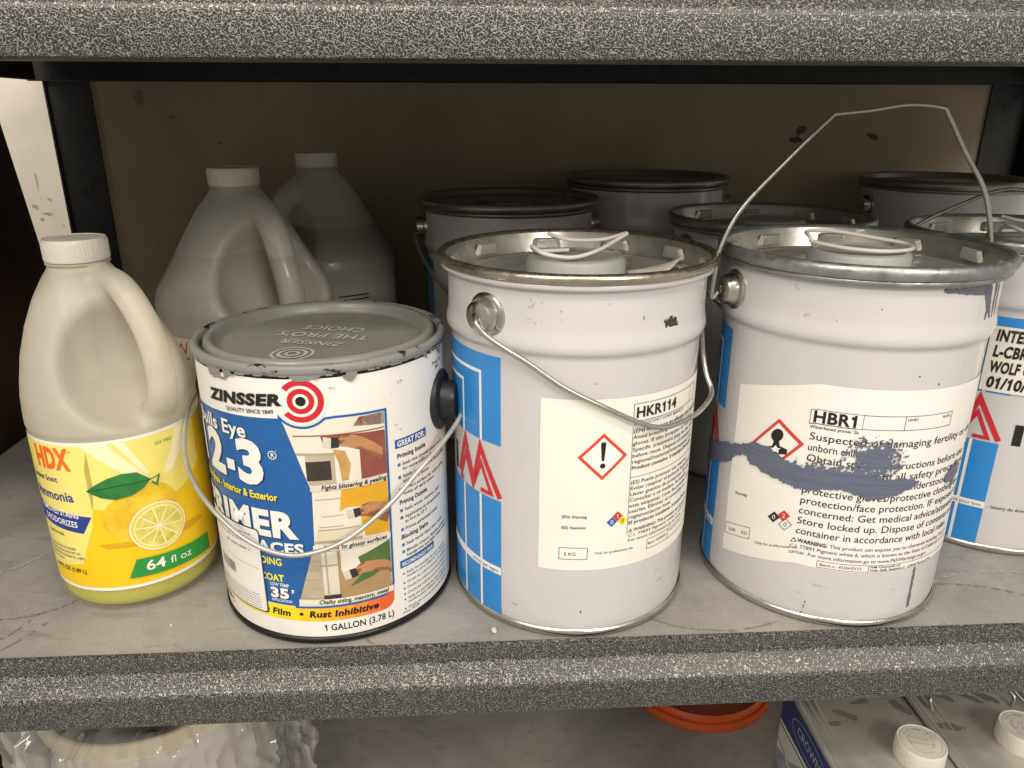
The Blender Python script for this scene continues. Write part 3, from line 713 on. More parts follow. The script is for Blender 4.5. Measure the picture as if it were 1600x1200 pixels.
# --- the dim pails further in
rear = [('white steel pail with shade-toned dark lid behind the HKR114 pail, beside the rear plastic jug', (.0175, .385, 0), .2555, -46 + 20, -100),
        ('tall white pail against the back panel, standing between two other lidded pails', (.183, .476, 0), .2695, 40, 130),
        ('white steel pail with galvanised rim directly behind the raised wire handle pail', (.2605, .293, 0), .2475, 20, 140),
        ('tall white pail in the far corner of the rack below the back panel stains', (.538, .470, 0), .2665, 70, -30)]
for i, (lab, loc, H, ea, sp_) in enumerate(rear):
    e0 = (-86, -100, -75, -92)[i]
    pail('paint_pail', lab, loc, H, ears=(e0, e0 + 180), stripe=sp_, tabs0=5 + 11 * i, depth=.0175 if i == 2 else .0075, floor_m=None if i == 2 else mat('shade_toned_lid', '7d7a74', .36, .6, var=.1), ring_m=GALV if i == 2 else mat('dull_dark_ring', '8b8881', .38, .8, var=.15),  # rear lids coloured darker to stand for the shade they sit in
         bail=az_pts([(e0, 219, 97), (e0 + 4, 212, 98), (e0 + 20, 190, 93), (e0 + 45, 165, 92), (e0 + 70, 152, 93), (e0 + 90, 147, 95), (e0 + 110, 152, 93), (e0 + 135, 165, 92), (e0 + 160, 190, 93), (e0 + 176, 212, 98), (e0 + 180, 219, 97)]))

# ------------------------------------------------------------------ the one gallon primer can
gc = thing('primer_can', 'one gallon primer can with blue bullseye label and grey paint round its lid', 'paint can', (-.126, .0874, 0))
BLACKM = mat('black_can_metal', '1b1b1c', .35, .3, var=.1)
LIDP = mat('grey_paint_on_lid', '83817b', .36, .0, var=.08, vscale=60, bump=.15, bscale=200)
def patchy():
    m = bpy.data.materials.new('chipped_grey_paint'); m.use_nodes = True; N = m.node_tree.nodes; L = m.node_tree.links; b = N['Principled BSDF']
    tc = N.new('ShaderNodeTexCoord'); mp = N.new('ShaderNodeMapping'); mp.inputs['Scale'].default_value = (1, 1, 2.2); L.new(tc.outputs['Object'], mp.inputs[0])
    n = N.new('ShaderNodeTexNoise'); n.inputs['Scale'].default_value = 75; n.inputs['Detail'].default_value = 7; n.inputs['Roughness'].default_value = .7; L.new(mp.outputs[0], n.inputs['Vector'])
    r = N.new('ShaderNodeMapRange'); r.inputs[1].default_value = .405; r.inputs[2].default_value = .44; L.new(n.outputs['Fac'], r.inputs[0])
    x = N.new('ShaderNodeMix'); x.data_type = 'RGBA'; x.inputs[6].default_value = (.012, .012, .012, 1); x.inputs[7].default_value = (.235, .23, .215, 1)
    L.new(r.outputs[0], x.inputs[0]); L.new(x.outputs[2], b.inputs['Base Color']); b.inputs['Roughness'].default_value = .45
    bp = N.new('ShaderNodeBump'); bp.inputs['Strength'].default_value = .6; bp.inputs['Distance'].default_value = .0008; L.new(n.outputs['Fac'], bp.inputs['Height']); L.new(bp.outputs[0], b.inputs['Normal'])
    return m
PATCHY = patchy()
obj('body', lathe([(.0820, .002), (.0823, .006), (.0823, .1885), (.0818, .1915)], 112), BLACKM, gc, smooth=40)
obj('base_ring', lathe([(.077, .002), (.0822, 0), (.0836, .0012), (.0838, .003), (.0832, .0046), (.0822, .0052)], 112), BLACKM, gc, smooth=60)
obj('rim', lathe([(z_[0], z_[1] + .0024) for z_ in [(.0822, .1872), (.0836, .1880), (.0842, .1895), (.0841, .1918), (.0832, .1935), (.0815, .1942), (.0800, .1935), (.0793, .1915), (.0790, .186), (.0770, .1848)]], 128), PATCHY, gc, smooth=60)
ld = obj('lid', lathe([(z_[0], z_[1] + .0024) for z_ in [(.0772, .1846), (.0768, .1905), (.0760, .1935), (.0742, .1952), (.0722, .1950), (.0706, .1935), (.0698, .1895), (.0690, .1878), (.0676, .1870), (.0672, .1876), (.0, .1876)]], 128), LIDP, gc, smooth=50)
LT = mat('lid_raised_print', 'b4b1a9', .5, var=.06)
lt = Print(.08, flat=lambda s, z, h: (-s / 1000, -z / 1000,   .19005 + h * .0005))
lt.text("ZINSSER", 0, 12, 8.0, LT, 1, bold=.02, align='C', shear=.15); lt.text("THE PRO'S", 0, -6.5, 9.6, LT, 1, bold=.02, align='C', width=66); lt.text('CHOICE', 0, -24.5, 9.6, LT, 1, bold=.02, align='C', width=46)
for (a, b) in ((3, 5), (7.5, 9.8), (12, 14)): lt.polys(ring(2, 41, a, b, 32), LT, 1)
lto = lt.build('embossed_text', ld)
lto.rotation_euler = (0, 0, R(-14))
# label
g = Print(.08245)
NG = 132
gl = Print(.08245); gl.poly(rect(-259, 259, 5.8, 187.9), WHITEP, 0.5); GL = gl.build('label', gc)
GB = mat('label_deep_blue', '1d5c9f', .36, var=.06)
bl = Print(.08245)
bl.poly([(-110, 157.5), (-86, 160), (-60, 161.5), (-30, 162.5), (-13, 163), (-11, 159), (6.9, 97.2), (-13.9, 29.5), (-110, 29.5)], GB, 1)
# blue outline round the pictures with its dip under the target
edge = [(-13, 163)] + [(.8 + 17.6 * math.cos(R(a)), 174.2 + 17.0 * math.sin(R(a))) for a in range(218, 326, 9)] + [(20, 163.0), (51.5, 162.2), (50.0, 36), (49, 32.5), (46.5, 30.6), (42, 29.6), (-16, 29.0)]
bl.polys(stroke(edge, 1.5), GB, 4)
bl.build('blue_panel', GL)
yb = Print(.08245)
cols = ['f6df1a', 'f6d61d', 'f5c81e', 'f3b51f', 'f0a021', 'ec8a24', 'e77328', 'e2602b']
n = len(cols); sx = [-120, -30, -14, 0, 12, 22, 31, 39.5, 50]
for i in range(n):
    a, b = sx[i], sx[i + 1]
    if i < n - 1: yb.poly(rect(a, b, 18, 29.2), mat('band_' + cols[i], cols[i], .4, var=.03), 2)
    else: yb.poly([(a, 18), (45, 18.4), (48, 20.2), (50, 23.5), (50.6, 40), (48.5, 36), (47, 32), (43, 29.6), (a, 29.2)], mat('band_' + cols[i], cols[i], .4, var=.03), 2)
yb.build('yellow_band', GL)
lg = Print(.08245)
lg.polys(ring(.8, 174.2, 9.9, 13.6, 60, -141, 141), REDP, 5); lg.polys(ring(.8, 174.2, 4.7, 8.1, 48), REDP, 5); lg.poly(ellipse(.8, 174.2, 3.1, 3.1, 28), INK, 5)
lg.poly(ellipse(.8, 174.2, 15.6, 15.0, 60), PWHITE, 4.5)
lg.text('ZINSSER', -66, 168.6, 6.8, INK, 6, bold=.055, shear=.16, width=55, rot=3.2); lg.text('.', -10.5, 171.5, 3, INK, 6)
lg.text('QUALITY SINCE 1849', -51, 164.2, 2.5, INK, 6, bold=.012, width=35, rot=3)
lg.build('logo', GL)
SHD = mat('print_shadow_blue', '123a66', .4, var=.03); YEL = mat('print_lemon_yellow', 'f1e21c', .4, var=.03)
tx = Print(.08245)
def shad(s, x, z, cap, m=PWHITE, **k):
    tx.text(s, x + .9, z - .9, cap, SHD, 3, **k); tx.text(s, x, z, cap, m, 5, **k)
shad('Bulls Eye', -92, 148.0, 9.0, bold=.022, width=55); shad('1', -103, 119, 26, bold=.05); shad('2', -81, 118.5, 26.5, bold=.045, width=22); shad('3', -48, 118, 27, bold=.045, width=23.5)
shad('-', -57.5, 118, 26, bold=.05, width=8); tx.text('R', -21.2, 137.2, 2.8, PWHITE, 5, bold=.02); tx.polys(ring(-20.1, 138.6, 2.4, 2.9, 24), PWHITE, 5)
shad('Water-Base - Interior & Exterior', -100, 107, 4.9, YEL, bold=.03, width=80)
shad('PRIMER', -101, 81.5, 17.0, bold=.05, width=91); shad('ALL SURFACES', -96, 69.5, 7.2, bold=.04, width=90)
tx.text('NO SANDING', -62, 59.6, 5.0, YEL, 3, bold=.03, width=40); tx.text('ANY TOPCOAT', -66, 47.4, 5.0, YEL, 3, bold=.03, width=44)
tx.text('LOW TEMP', -33, 43.6, 2.3, PWHITE, 3, bold=.02, width=14); shad('35', -33, 35.0, 7.0, bold=.05, width=14); tx.text('F', -17.5, 39.4, 2.6, PWHITE, 5, bold=.05); tx.text('APPLICATION', -33, 31.6, 2.0, PWHITE, 3, bold=.01, width=15)
tx.text('Mildew Resistant Film', -92, 21.4, 4.6, INK, 4, bold=.035, shear=.15, width=72); tx.poly(ellipse(-12.5, 23.7, 1.3, 1.3, 16), INK, 4); tx.text('Rust Inhibitive', -7.5, 21.4, 4.6, INK, 4, bold=.04, shear=.15, width=46)
tx.text('1 GALLON (3.78 L)', 1.5, 10.4, 4.8, INK, 2, bold=.02, width=48); tx.text('3,78 L', -92, 12, 4, INK, 2, bold=.02)
tx.text('Product No.', 97, 181 - 2.5, 2.4, INK, 2, width=16); tx.text('2001', 101, 174.8, 2.4, INK, 2)
tx.poly(rect(57, 85.5, 133, 139.2), GB, 2); tx.text('GREAT FOR:', 58.6, 134.2, 3.8, PWHITE, 4, bold=.03, width=25)
tx.poly(rect(56, 90, 44.6, 50.4), GB, 2); tx.text('RECOMENDADO PARA:', 57.5, 46, 2.7, PWHITE, 4, bold=.03, width=31)
z = 128
for head, items in (('Priming Inside', ['Seals new drywall, painted wood', 'for more uniform finishes', '', 'Sticks to all surfaces like paneling', 'and glossy paints', '', 'Perfect surface for wallcovering', 'hides all dark colors']), ('Priming Outside', ['Seals wood, masonry, vinyl', '', 'Application at temperatures', 'as low as 35 F', '', 'Primes galvanized metal']), ('Blocking Stains', ['Seals tannin bleed from wood', '', 'Blocks crayon, lipstick, grease,', 'handprints and light water stains'])):
    tx.text(head, 58.2, z - 2.2, 3.2, INK, 2, bold=.03, width=26); z -= 5.4; nb = True
    for it in items:
        if not it: z -= 1.6; nb = True; continue
        if nb: tx.poly(rect(58.3, 60.5, z - 2.4, z - .2), BLUE, 2)
        tx.text(it, 62, z - 2.4, 2.3, INK, 2, bold=.012, width=min(50, 1.5 * len(it))); z -= 3.7; nb = False
    z -= 2.6
z = 41
for k in range(6):
    tx.poly(rect(58, 59.2, z - 2.0, z - .8), INK, 2)
    for it in (['Sella los paneles de yeso nuevos y', 'madera para obtener un acabado'] if k in (0, 4) else ['Oculta los colores oscuros en madera']): tx.text(it, 61, z - 2.2, 1.9, INK, 2, width=47); z -= 3.1
    z -= 1.3
tx.text('www. 30318', 56, 8, 2.0, INK, 2)
tx.build('lettering', GL)
# the three pictures
FL = mat('photo_flesh', 'b88458', .5, var=.12, vscale=90); FLD = mat('photo_flesh_shade', '8e5d3a', .5, var=.1); BRI = mat('photo_bristle', 'cfc6b3', .5, var=.1, vscale=200); FER = mat('photo_ferrule', '2e2b28', .4, var=.15)
SID = mat('photo_white_siding', 'e3dccb', .45, var=.06, vscale=40); SIDD = mat('photo_siding_line', 'a89c86', .5); WND = mat('photo_dark_window', '3a332c', .4, var=.2); BRK = mat('photo_red_clapboard', '8e4a3c', .5, var=.15, vscale=60); TAN = mat('photo_tan_wood', 'c09757', .5, var=.2, vscale=120)
def hand(P, x, z, k=1., a=0):
    c, s = math.cos(R(a)), math.sin(R(a)); T = lambda L_: [(x + k * (u * c - v * s), z + k * (u * s + v * c)) for u, v in L_]
    P.poly(T([(-9, -3.2), (-4, -3.6), (-4, 3.4), (-9, 4.2)]), BRI, 4); P.poly(T([(-4, -3.8), (1, -3.4), (1, 3.4), (-4, 3.8)]), FER, 4)
    P.poly(T([(1, -2.2), (5, -1.6), (9, 0), (9, 1.8), (5, 1.6), (1, 2.2)]), mat('photo_brush_handle', '7b5b38', .4), 4)
    P.poly(T([(.4, 2.6), (3, 5.0), (9, 5.2), (15, 3.2), (23, -1.5), (30, -7), (30, -16), (22, -11), (15, -6), (11, -5), (6, -3.2), (2, -2.6), (1, -1.4), (5, -.6), (2.4, .4), (5.4, 1.0), (2, 1.6)]), FL, 5)
    P.poly(T([(11, -5), (15, -6), (22, -11), (30, -16), (30, -12.5), (22, -8), (14, -3.6)]), FLD, 6); P.poly(T([(3, 5.0), (9, 5.2), (7, 4.0), (3.4, 3.6)]), FLD, 6)
def clip_rect(P, a, b, c, d):
    out = []
    for V, F, mi, la in P.items: V = V.copy(); V[:, 1] = np.clip(V[:, 1], c, d); V[:, 0] = np.clip(V[:, 0], np.array([left(q_) + .2 for q_ in V[:, 1]]), b); out.append((V, F, mi, la))
    P.items = out
def sheared(pts): return pts
pc = Print(.08245)
left = lambda z: -11 + (159 - z) / 61.8 * 17.9 if z > 97.2 else 6.9 - (97.2 - z) / 67.7 * 20.8
pc.poly([(left(161), 161), (50.6, 161), (50.2, 118.5), (left(118.5), 118.5)], SID, 2)
pc.poly([(22, 153), (50.4, 150), (50.4, 161), (31, 161), (29, 157)], SID, 3); pc.poly([(30, 155.5), (50.4, 153), (50.4, 161), (34, 161)], BRK, 3)
pc.poly([(10, 152), (50.3, 149), (50.2, 119), (33, 119), (33, 146), (12, 144)], BRK, 3); pc.poly(rect(33, 50.2, 133, 133.8), FLD, 4); pc.poly([(-6, 151.5), (50, 150.4), (50, 151.2), (-6, 152.3)], FLD, 4)
pc.poly([(22, 145), (33, 145), (33, 118.6), (22, 118.6)], SID, 4); pc.poly([(17, 142), (24, 140), (27, 131), (25, 120), (21, 120), (20, 132)], TAN, 5)
pc.poly(rect(0, 17.5, 118.6, 138.5), mat('photo_window_frame', 'b9ab92', .5, var=.1), 3); pc.poly(rect(0, 15, 121.5, 134.5), WND, 4); pc.poly([(-11, 139), (18, 138), (18, 139.6), (-11, 140.6)], SIDD, 4)
hand(pc, 20, 146, .95, -4); clip_rect(pc, -14, 50.2, 118.6, 161.2)
pc.build('picture', GL)
pc = Print(.08245)
pc.poly([(left(114), 114), (49.9, 114), (49.4, 76), (left(76), 76)], SID, 2)
pc.poly([(20, 114), (49.9, 114), (49.6, 100), (22, 101), (18, 99)], mat('photo_yellow_paint', 'dba423', .45, var=.08), 3); pc.poly([(30, 100), (49.6, 100), (49.4, 77), (33, 78)], mat('photo_yellow_paint', 'dba423', .45), 3)
for z_ in (108, 96, 88.5): pc.poly(rect(-12, 20, z_, z_ + .5), SIDD, 4)
pc.poly(rect(0, 31, 78.5, 86.5), mat('photo_cream_trim', 'd9cdb2', .5, var=.05), 4); pc.poly(rect(0, 31, 77, 79), SIDD, 5); pc.poly(rect(0, 29, 86.2, 87), SIDD, 5)
hand(pc, 30, 96.5, .85, 8); pc.poly([(28, 94), (36, 92), (48, 84), (49.5, 88), (49.5, 92), (40, 95)], FLD, 5); clip_rect(pc, -14, 49.6, 76, 114)
pc.build('picture', GL)
pc = Print(.08245)
pc.poly([(left(71), 71), (49.3, 71), (48.8, 36), (45, 31), (left(31), 31)], mat('photo_tan_wall', 'a98a5f', .5, var=.08), 2)
pc.poly([(16, 71), (49.3, 71), (49.3, 66), (30, 58), (18, 50), (16, 56)], SID, 3); pc.poly([(27, 64), (49.3, 71), (49, 53), (36, 47.5), (21, 43), (30, 52)], mat('photo_green_paint', '4e6b35', .5, var=.12), 4)
pc.poly([(left(71), 71), (9, 71), (9, 31), (left(31), 31)], mat('photo_mortar_wall', 'b7a68c', .5, var=.15, vscale=70), 3)
for z_, x_ in ((64, -8), (57, -4), (50, -9), (43, -3), (36, -10)): pc.poly(rect(x_, 5, z_, z_ + .5), SIDD, 4)
pc.poly(rect(4, 14, 36, 71), mat('photo_downpipe', 'd5cdbb', .4, var=.1), 5); pc.poly(rect(6.4, 7.4, 38, 71), SIDD, 6); pc.poly(rect(3.6, 14.6, 35.2, 38.5), FER, 6); pc.poly(rect(3, 15, 60, 61.4), SIDD, 6)
hand(pc, 25, 53.0, .9, 14); clip_rect(pc, -16, 49, 30.6, 71.5)
pc.build('picture', GL)
cp = Print(.08245); STRIP = mat('caption_strip', 'd8d0be', .5, var=.03)
for z0, s, x_ in ((114.3, 'Fights blistering & peeling', 8), (71.6, 'Sticks to glossy surfaces', 6), (31.0, 'Chalky siding, masonry, metal', 0)):
    cp.poly([(left(z0 + 2), z0), (49.5, z0), (49.8, z0 + 4.4), (left(z0 + 2), z0 + 4.4)], STRIP if z0 > 100 else SID, 7); cp.text(s, x_, z0 + .9, 2.9, INK, 8, bold=.03, shear=.2, width=41 - (x_ < 2) * -5)
    cp.build('caption', GL); cp.items = []; cp.mats = []
ps = Print(.08245)
ps.poly(rrect(-112, -36.4, 20.2, 84.2, 3), mat('sticker_edge', '3b3f45', .5), 6); ps.poly(rrect(-112, -37.4, 21.2, 83.2, 2.5), WHITEP, 7); PSO = ps.build('paper_sticker', GL)
ps = Print(.08245); FADE = mat('faded_print', '9a9890', .6)
def faint_lines(x, z, wd, h, rows, gap):
    for r in range(rows):
        u = x
        while u < x + wd: wl_ = random.uniform(1.2, 4.5) * h; ps.poly(rect(u, min(u + wl_, x + wd), z - r * gap, z - r * gap + h * .55), FADE, 9); u += wl_ + h * .7
faint_lines(-88, 78, 44, 1.6, 3, 3.2); faint_lines(-72, 66, 26, 2.4, 1, 3); faint_lines(-92, 33, 50, 1.0, 6, 2.1)
x_ = -86
while x_ < -66: wv = random.choice((.4, .8, 1.2)); ps.poly(rect(x_, x_ + wv, 42, 50), FADE, 9); x_ += wv + random.choice((.5, .9))
ps.polys(stroke([(-75, 56), (-40, 54)], .3), FADE, 9)
ps.build('lettering', PSO)
# grey drips over the black band, scuffs on the paper
dr = Print(.0826)
GD = mat('grey_drip', '85827b', .5, var=.1, bump=.3)
def dripf(s, z):
    edge = 190.6 - 6.5 * np.clip(vnoise(s * .10, s * 0, 0, 3) - .55, 0, 1) * 2.2 - 1.6 * vnoise(s * .45, s * 0, 0, 5)
    return np.where((z > edge) & (vnoise(s * .22, z * .3, 0, 8) > .3), 1., -1.)
splat(dr, dripf, -105, 110, 182, 190.6, GD, .5, 10)
dr.build('paint_drip', gc)
w = Print(.08245); w.owner = GL
for (cx, cz, a, b, sd) in ((-66, 176, .5, 5, 1), (58, 150, 5, 1.5, 2), (63, 146, 4, 3, 3), (57, 172, 4, 2, 4), (16, 174, 4, 1.6, 5), (64, 178, 7, 3, 6), (20, 182, 6, .8, 7), (-15, 142, 4, 1.2, 8), (-28, 15, .8, 3, 9), (40, 150, 2, 1.5, 10)): scuff(w, cx, cz, a, b, SCUFF if sd != 1 else DARKP, sd + 30, .25, .35, 11, 3.5)
BPL = mat('black_plastic', '1c1c1d', .42, var=.08)
for a in (77, -103):
    M4 = Matrix.Translation(cyl_pt(a, .150, .0822)) @ Matrix.Rotation(R(a), 4, 'Z') @ Matrix.Rotation(R(90), 4, 'X')
    m = lathe([(.019, -.003), (.019, .0016), (.0178, .0026), (.0125, .0032), (.0118, .0105), (.0105, .0125), (.006, .0130), (.0, .0130)], 40, rfun=lambda t, z: 1)
    m.transform(M4 @ Matrix.Diagonal((1, 1.12, 1, 1))); obj('handle_lug', m, BPL, gc, smooth=35)
obj('bail_handle', tube(catmull(az_pts([(77, 150, 93), (77, 150, 97.5), (76.5, 146, 99.5), (70, 139, 98), (58, 130, 96), (46, 120, 95), (31, 101.6, 93.5), (14, 84, 93), (-1, 76.2, 93), (-13, 76, 93), (-27, 83, 93.5), (-44, 95.5, 94), (-62, 108, 96), (-78, 122, 98), (-92, 138, 99), (-102, 147, 98), (-103, 150, 93)]), 7), .0016, 10), mat('dull_grey_wire', 'bdbab3', .42, .6, var=.06), gc, smooth=60)

# ------------------------------------------------------------------ plastic jugs
def smin(a, b, k): h = np.clip(.5 + .5 * (b - a) / k, 0, 1); return b * (1 - h) + a * h - k * h * (1 - h)
def smax(a, b, k): return -smin(-a, -b, k)
def jug_field(prof, H, az, hpts, hr, cuts, vox, label=None, rb=.010, shift=(0, 0)):
    rm = max(r for r, z in prof) + .03
    lo = (-rm, -rm, -.006); n = [int(2 * rm / vox) + 2, int(2 * rm / vox) + 2, int((H + .014) / vox) + 2]
    X, Y, Z = np.meshgrid(*[lo[i] + vox * np.arange(n[i]) for i in range(3)], indexing='ij')
    a = R(az); hx, hy = math.sin(a), -math.cos(a)
    U = X * hx + Y * hy; Wd = -X * hy + Y * hx          # along and across the handle
    pr = np.array(prof); rr = np.interp(Z, pr[:, 1], pr[:, 0])
    slope = np.interp(Z, pr[:, 1], np.gradient(pr[:, 0], pr[:, 1])); 
    sh = np.clip((Z - .145) / .09, 0, 1); sh = sh * sh * (3 - 2 * sh)
    rad = np.hypot(X - shift[0] * sh, Y - shift[1] * sh)
    D = (rad - rr) / np.sqrt(1 + np.clip(slope, -3, 3) ** 2)
    D = smax(D, -Z, rb); D = smax(D, Z - H, .002)
    for (cu, cw, cz, ru, rw, rz_, k) in cuts:
        q = np.sqrt(((U - cu) / ru) ** 2 + ((Wd - cw) / rw) ** 2 + ((Z - cz) / rz_) ** 2); E = (q - 1) * min(ru, rw, rz_)
        D = smax(D, -E, k)
    hp = np.array(catmull([(u, 0, z) for u, z in hpts], 6))
    T = np.full(X.shape, 1e9)
    for i in range(len(hp) - 1):
        A, B = hp[i], hp[i + 1]; dx, dz = B[0] - A[0], B[2] - A[2]; l2 = dx * dx + dz * dz
        t = np.clip(((U - A[0]) * dx + (Z - A[2]) * dz) / l2, 0, 1)
        T = np.minimum(T, np.sqrt((U - A[0] - t * dx) ** 2 + (Wd * .92) ** 2 + (Z - A[2] - t * dz) ** 2))
    D = smin(D, T - hr, .007)
    return D, lo
def knurled_cap(r, z0, h, top_text=False):
    nr = 90
    f = lambda a, z: 1 + (.012 if math.sin(a * nr) > 0 else 0) * (1 if z0 + .0012 < z < z0 + h - .002 else 0)
    return lathe([(r * .985, z0), (r, z0 + .0008), (r, z0 + .0014), (r, z0 + h - .0022), (r, z0 + h - .0018), (r * .965, z0 + h), (r * .93, z0 + h), (r * .91, z0 + h - .0006), (0, z0 + h - .0006)], 360, f)
def jug(name, label, loc, prof, H, az, hpts, hr, cuts, shell, liq, liq_z, capm, cap_r, cap_z, cap_h, vox, shift=(0, 0)):
    t = thing(name, label, 'jug', loc)
    D, lo = jug_field(prof, H, az, hpts, hr, cuts, vox, shift=shift)
    V, Q = surface_nets(D, lo, vox); obj('body', np_mesh(V, Q), shell, t, smooth=180)
    Zg = lo[2] + vox * np.arange(D.shape[2]); L_ = smax(D + .0018, Zg[None, None, :] - liq_z, .002)
    V, Q = surface_nets(L_, lo, vox); obj('liquid', np_mesh(V, Q), liq, t, smooth=180)
    nk = obj('neck', lathe([(cap_r * .86, H - .004), (cap_r * .90, H), (cap_r * 1.0, H + .0006), (cap_r * 1.0, H + .0018), (cap_r * .88, H + .0022), (cap_r * .88, cap_z + .002)], 64), shell, t, smooth=40)
    cp_ = obj('cap', knurled_cap(cap_r, cap_z, cap_h), capm, t, smooth=30)
    nk.location = cp_.location = (shift[0], shift[1], 0)
    return t
CAPW = mat('white_cap_plastic', 'dad5c8', .42, var=.05, vscale=80, sss=.2)
j1 = jug('cleaner_jug', 'translucent half gallon jug with yellow lemon label and white cap', (-.2807, .1013, 0),
    [(.0553, 0), (.0553, .016), (.0546, .019), (.0546, .133), (.0556, .136), (.0553, .145), (.0545, .155), (.0525, .165), (.0478, .182), (.0402, .201), (.0312, .219), (.0232, .232), (.0190, .238), (.0182, .26)], .240, 57,
    [(.016, .232), (.032, .2275), (.046, .2135), (.0560, .195), (.0600, .175), (.0580, .155), (.048, .143)], .0086,
    [(.064, -.022, .187, .050, .064, .052, .007)], plastic_shell('milky_jug_plastic', 'eee9d8', .28, wet_z=.085, wet=.8), mat('yellow_green_liquid', 'b4b41c', .2, var=.03), .085, CAPW, .0198, .2425, .0145, .0016, (-.0062, .001))
YL = mat('label_yellow', 'f0c814', .36, var=.05, vscale=30); YP = mat('label_pale_yellow', 'f3e27a', .36, var=.05, vscale=30); YW = mat('label_beam', 'f4edc0', .36, var=.03)
LMN = mat('lemon_skin', 'e8b90f', .36, var=.12, vscale=60, col2='f2d640'); LMF = mat('lemon_flesh', 'd9c63a', .36, var=.2, vscale=150, col2='efe27c'); LFG = mat('leaf_green', '2c7a36', .38, var=.25, vscale=80); LFD = mat('leaf_vein', '1c5626', .4); GRN = mat('label_green', '2b9440', .38, var=.05); NAVY = mat('label_navy', '233a8e', .38, var=.05); HDXO = mat('label_orange', 'ee6a1f', .38, var=.04)
rj = .0551
lb = Print(rj); lb.poly(rect(-173, 173, 18.6, 132), PWHITE, 1); JL = lb.build('label', j1)
p = Print(rj); p.poly(rect(-173, 173, 21.2, 129.8), YL, 3)
p.poly([(0, 129.8), (80, 129.8), (80, 96), (60, 84), (30, 76), (0, 84)], YP, 4); p.poly([(-60, 129.8), (2, 129.8), (6, 110), (-2, 70), (-14, 40), (-60, 30)], YP, 4)
p.polys([[(0, 129.8), (16, 129.8), (38, 100), (30, 100)], [(62, 129.8), (78, 129.8), (54, 100), (48, 100)], [(20, 129.8), (26, 129.8), (39, 104), (36, 104)]], YW, 5)
p.poly([(0, 56), (70, 56), (76, 52), (60, 50), (4, 52)], mat('label_shadow_yellow', 'd9a512', .4), 4)
p.build('background_print', JL)
p = Print(rj)
p.poly(ellipse(26, 73, 21, 18.5, 40, -8), LMN, 6); p.poly(ellipse(38, 84, 16, 12, 30, -25), LMN, 6)
p.poly(ellipse(39, 62.5, 19, 18.2, 44, -10), PWHITE, 8); p.poly(ellipse(39, 62.5, 17.9, 17.1, 44, -10), mat('lemon_rind', 'f1d43a', .36), 9); p.poly(ellipse(39, 62.5, 16.4, 15.6, 40), mat('lemon_pith', 'f2e9b0', .4), 10)
for k in range(10):
    a = 36 * k + 9; P_ = [(39 + 1.8 * math.cos(R(a)), 62.5 + 1.8 * math.sin(R(a)))] + [(39 + 15.2 * math.cos(R(a + t)), 62.5 + 14.4 * math.sin(R(a + t))) for t in (-15.5, -9, 0, 9, 15.5)]
    p.poly(P_, LMF, 11)
p.poly(ellipse(39, 62.5, 1.4, 1.4, 12), PWHITE, 12)
p.poly([(-1, 97.4), (5, 101.5), (13, 105.5), (22, 107.6), (31, 106.6), (38.5, 99.4), (34, 94.5), (26, 90.6), (16, 89.4), (7, 92.2)], LFG, 13); p.polys(stroke([(0, 97.4), (18, 99.4), (38, 99.0), (44, 100.5)], .7), LFD, 14); p.polys(stroke([(39, 97), (42, 94), (44.5, 101)], 1.3), LFG, 13)
p.build('lemon_picture', JL)
p = Print(rj)
p.text('HDX', -38, 112.5, 14.5, HDXO, 6, bold=.045, width=29); p.text('TM', -10.5, 124.5, 2, HDXO, 6)
p.text('Lemon Scent', -48, 102.2, 4.0, NAVY, 6, bold=.015, width=27); p.text('Ammonia', -49, 88.5, 7.0, NAVY, 6, bold=.02, width=38)
p.poly([(-70, 84), (-1.4, 77.4), (-9, 64.5), (-70, 70)], NAVY, 6)
p.text('REMOVES STAINS', -46, 78.8, 4.3, PWHITE, 8, bold=.02, width=36, rot=-4.5); p.text('DEODORIZES', -43, 71.4, 4.3, PWHITE, 8, bold=.02, width=31, rot=-4.5)
p.text('new formula', -44, 60.5, 2.8, INK, 6, width=18)
for i, s in enumerate(('KEEP OUT OF REACH OF CHILDREN', 'READ PRECAUTIONS AND FIRST AID', 'STATEMENTS ON BACK LABEL', 'Net contents')): p.text(s, -48, 50 - 3.3 * i, 1.9, NAVY, 6, width=(30, 33, 36, 16)[i])
p.text('64 FL OZ (1.89 L)', -44, 32.2, 3.2, INK, 6, bold=.012, width=31)
p.poly([(15, 27.5), (21.4, 41.5), (77, 37.5), (77, 24.5)], GRN, 13); p.text('64', 26, 31.2, 7.4, PWHITE, 15, bold=.02, width=13, rot=-3); p.text('fl oz', 42, 30.7, 5.6, PWHITE, 15, width=16, rot=-3)
p.text('202 MBD', 45, 122.0, 2.2, GRN, 6, width=13)
p.build('lettering', JL)

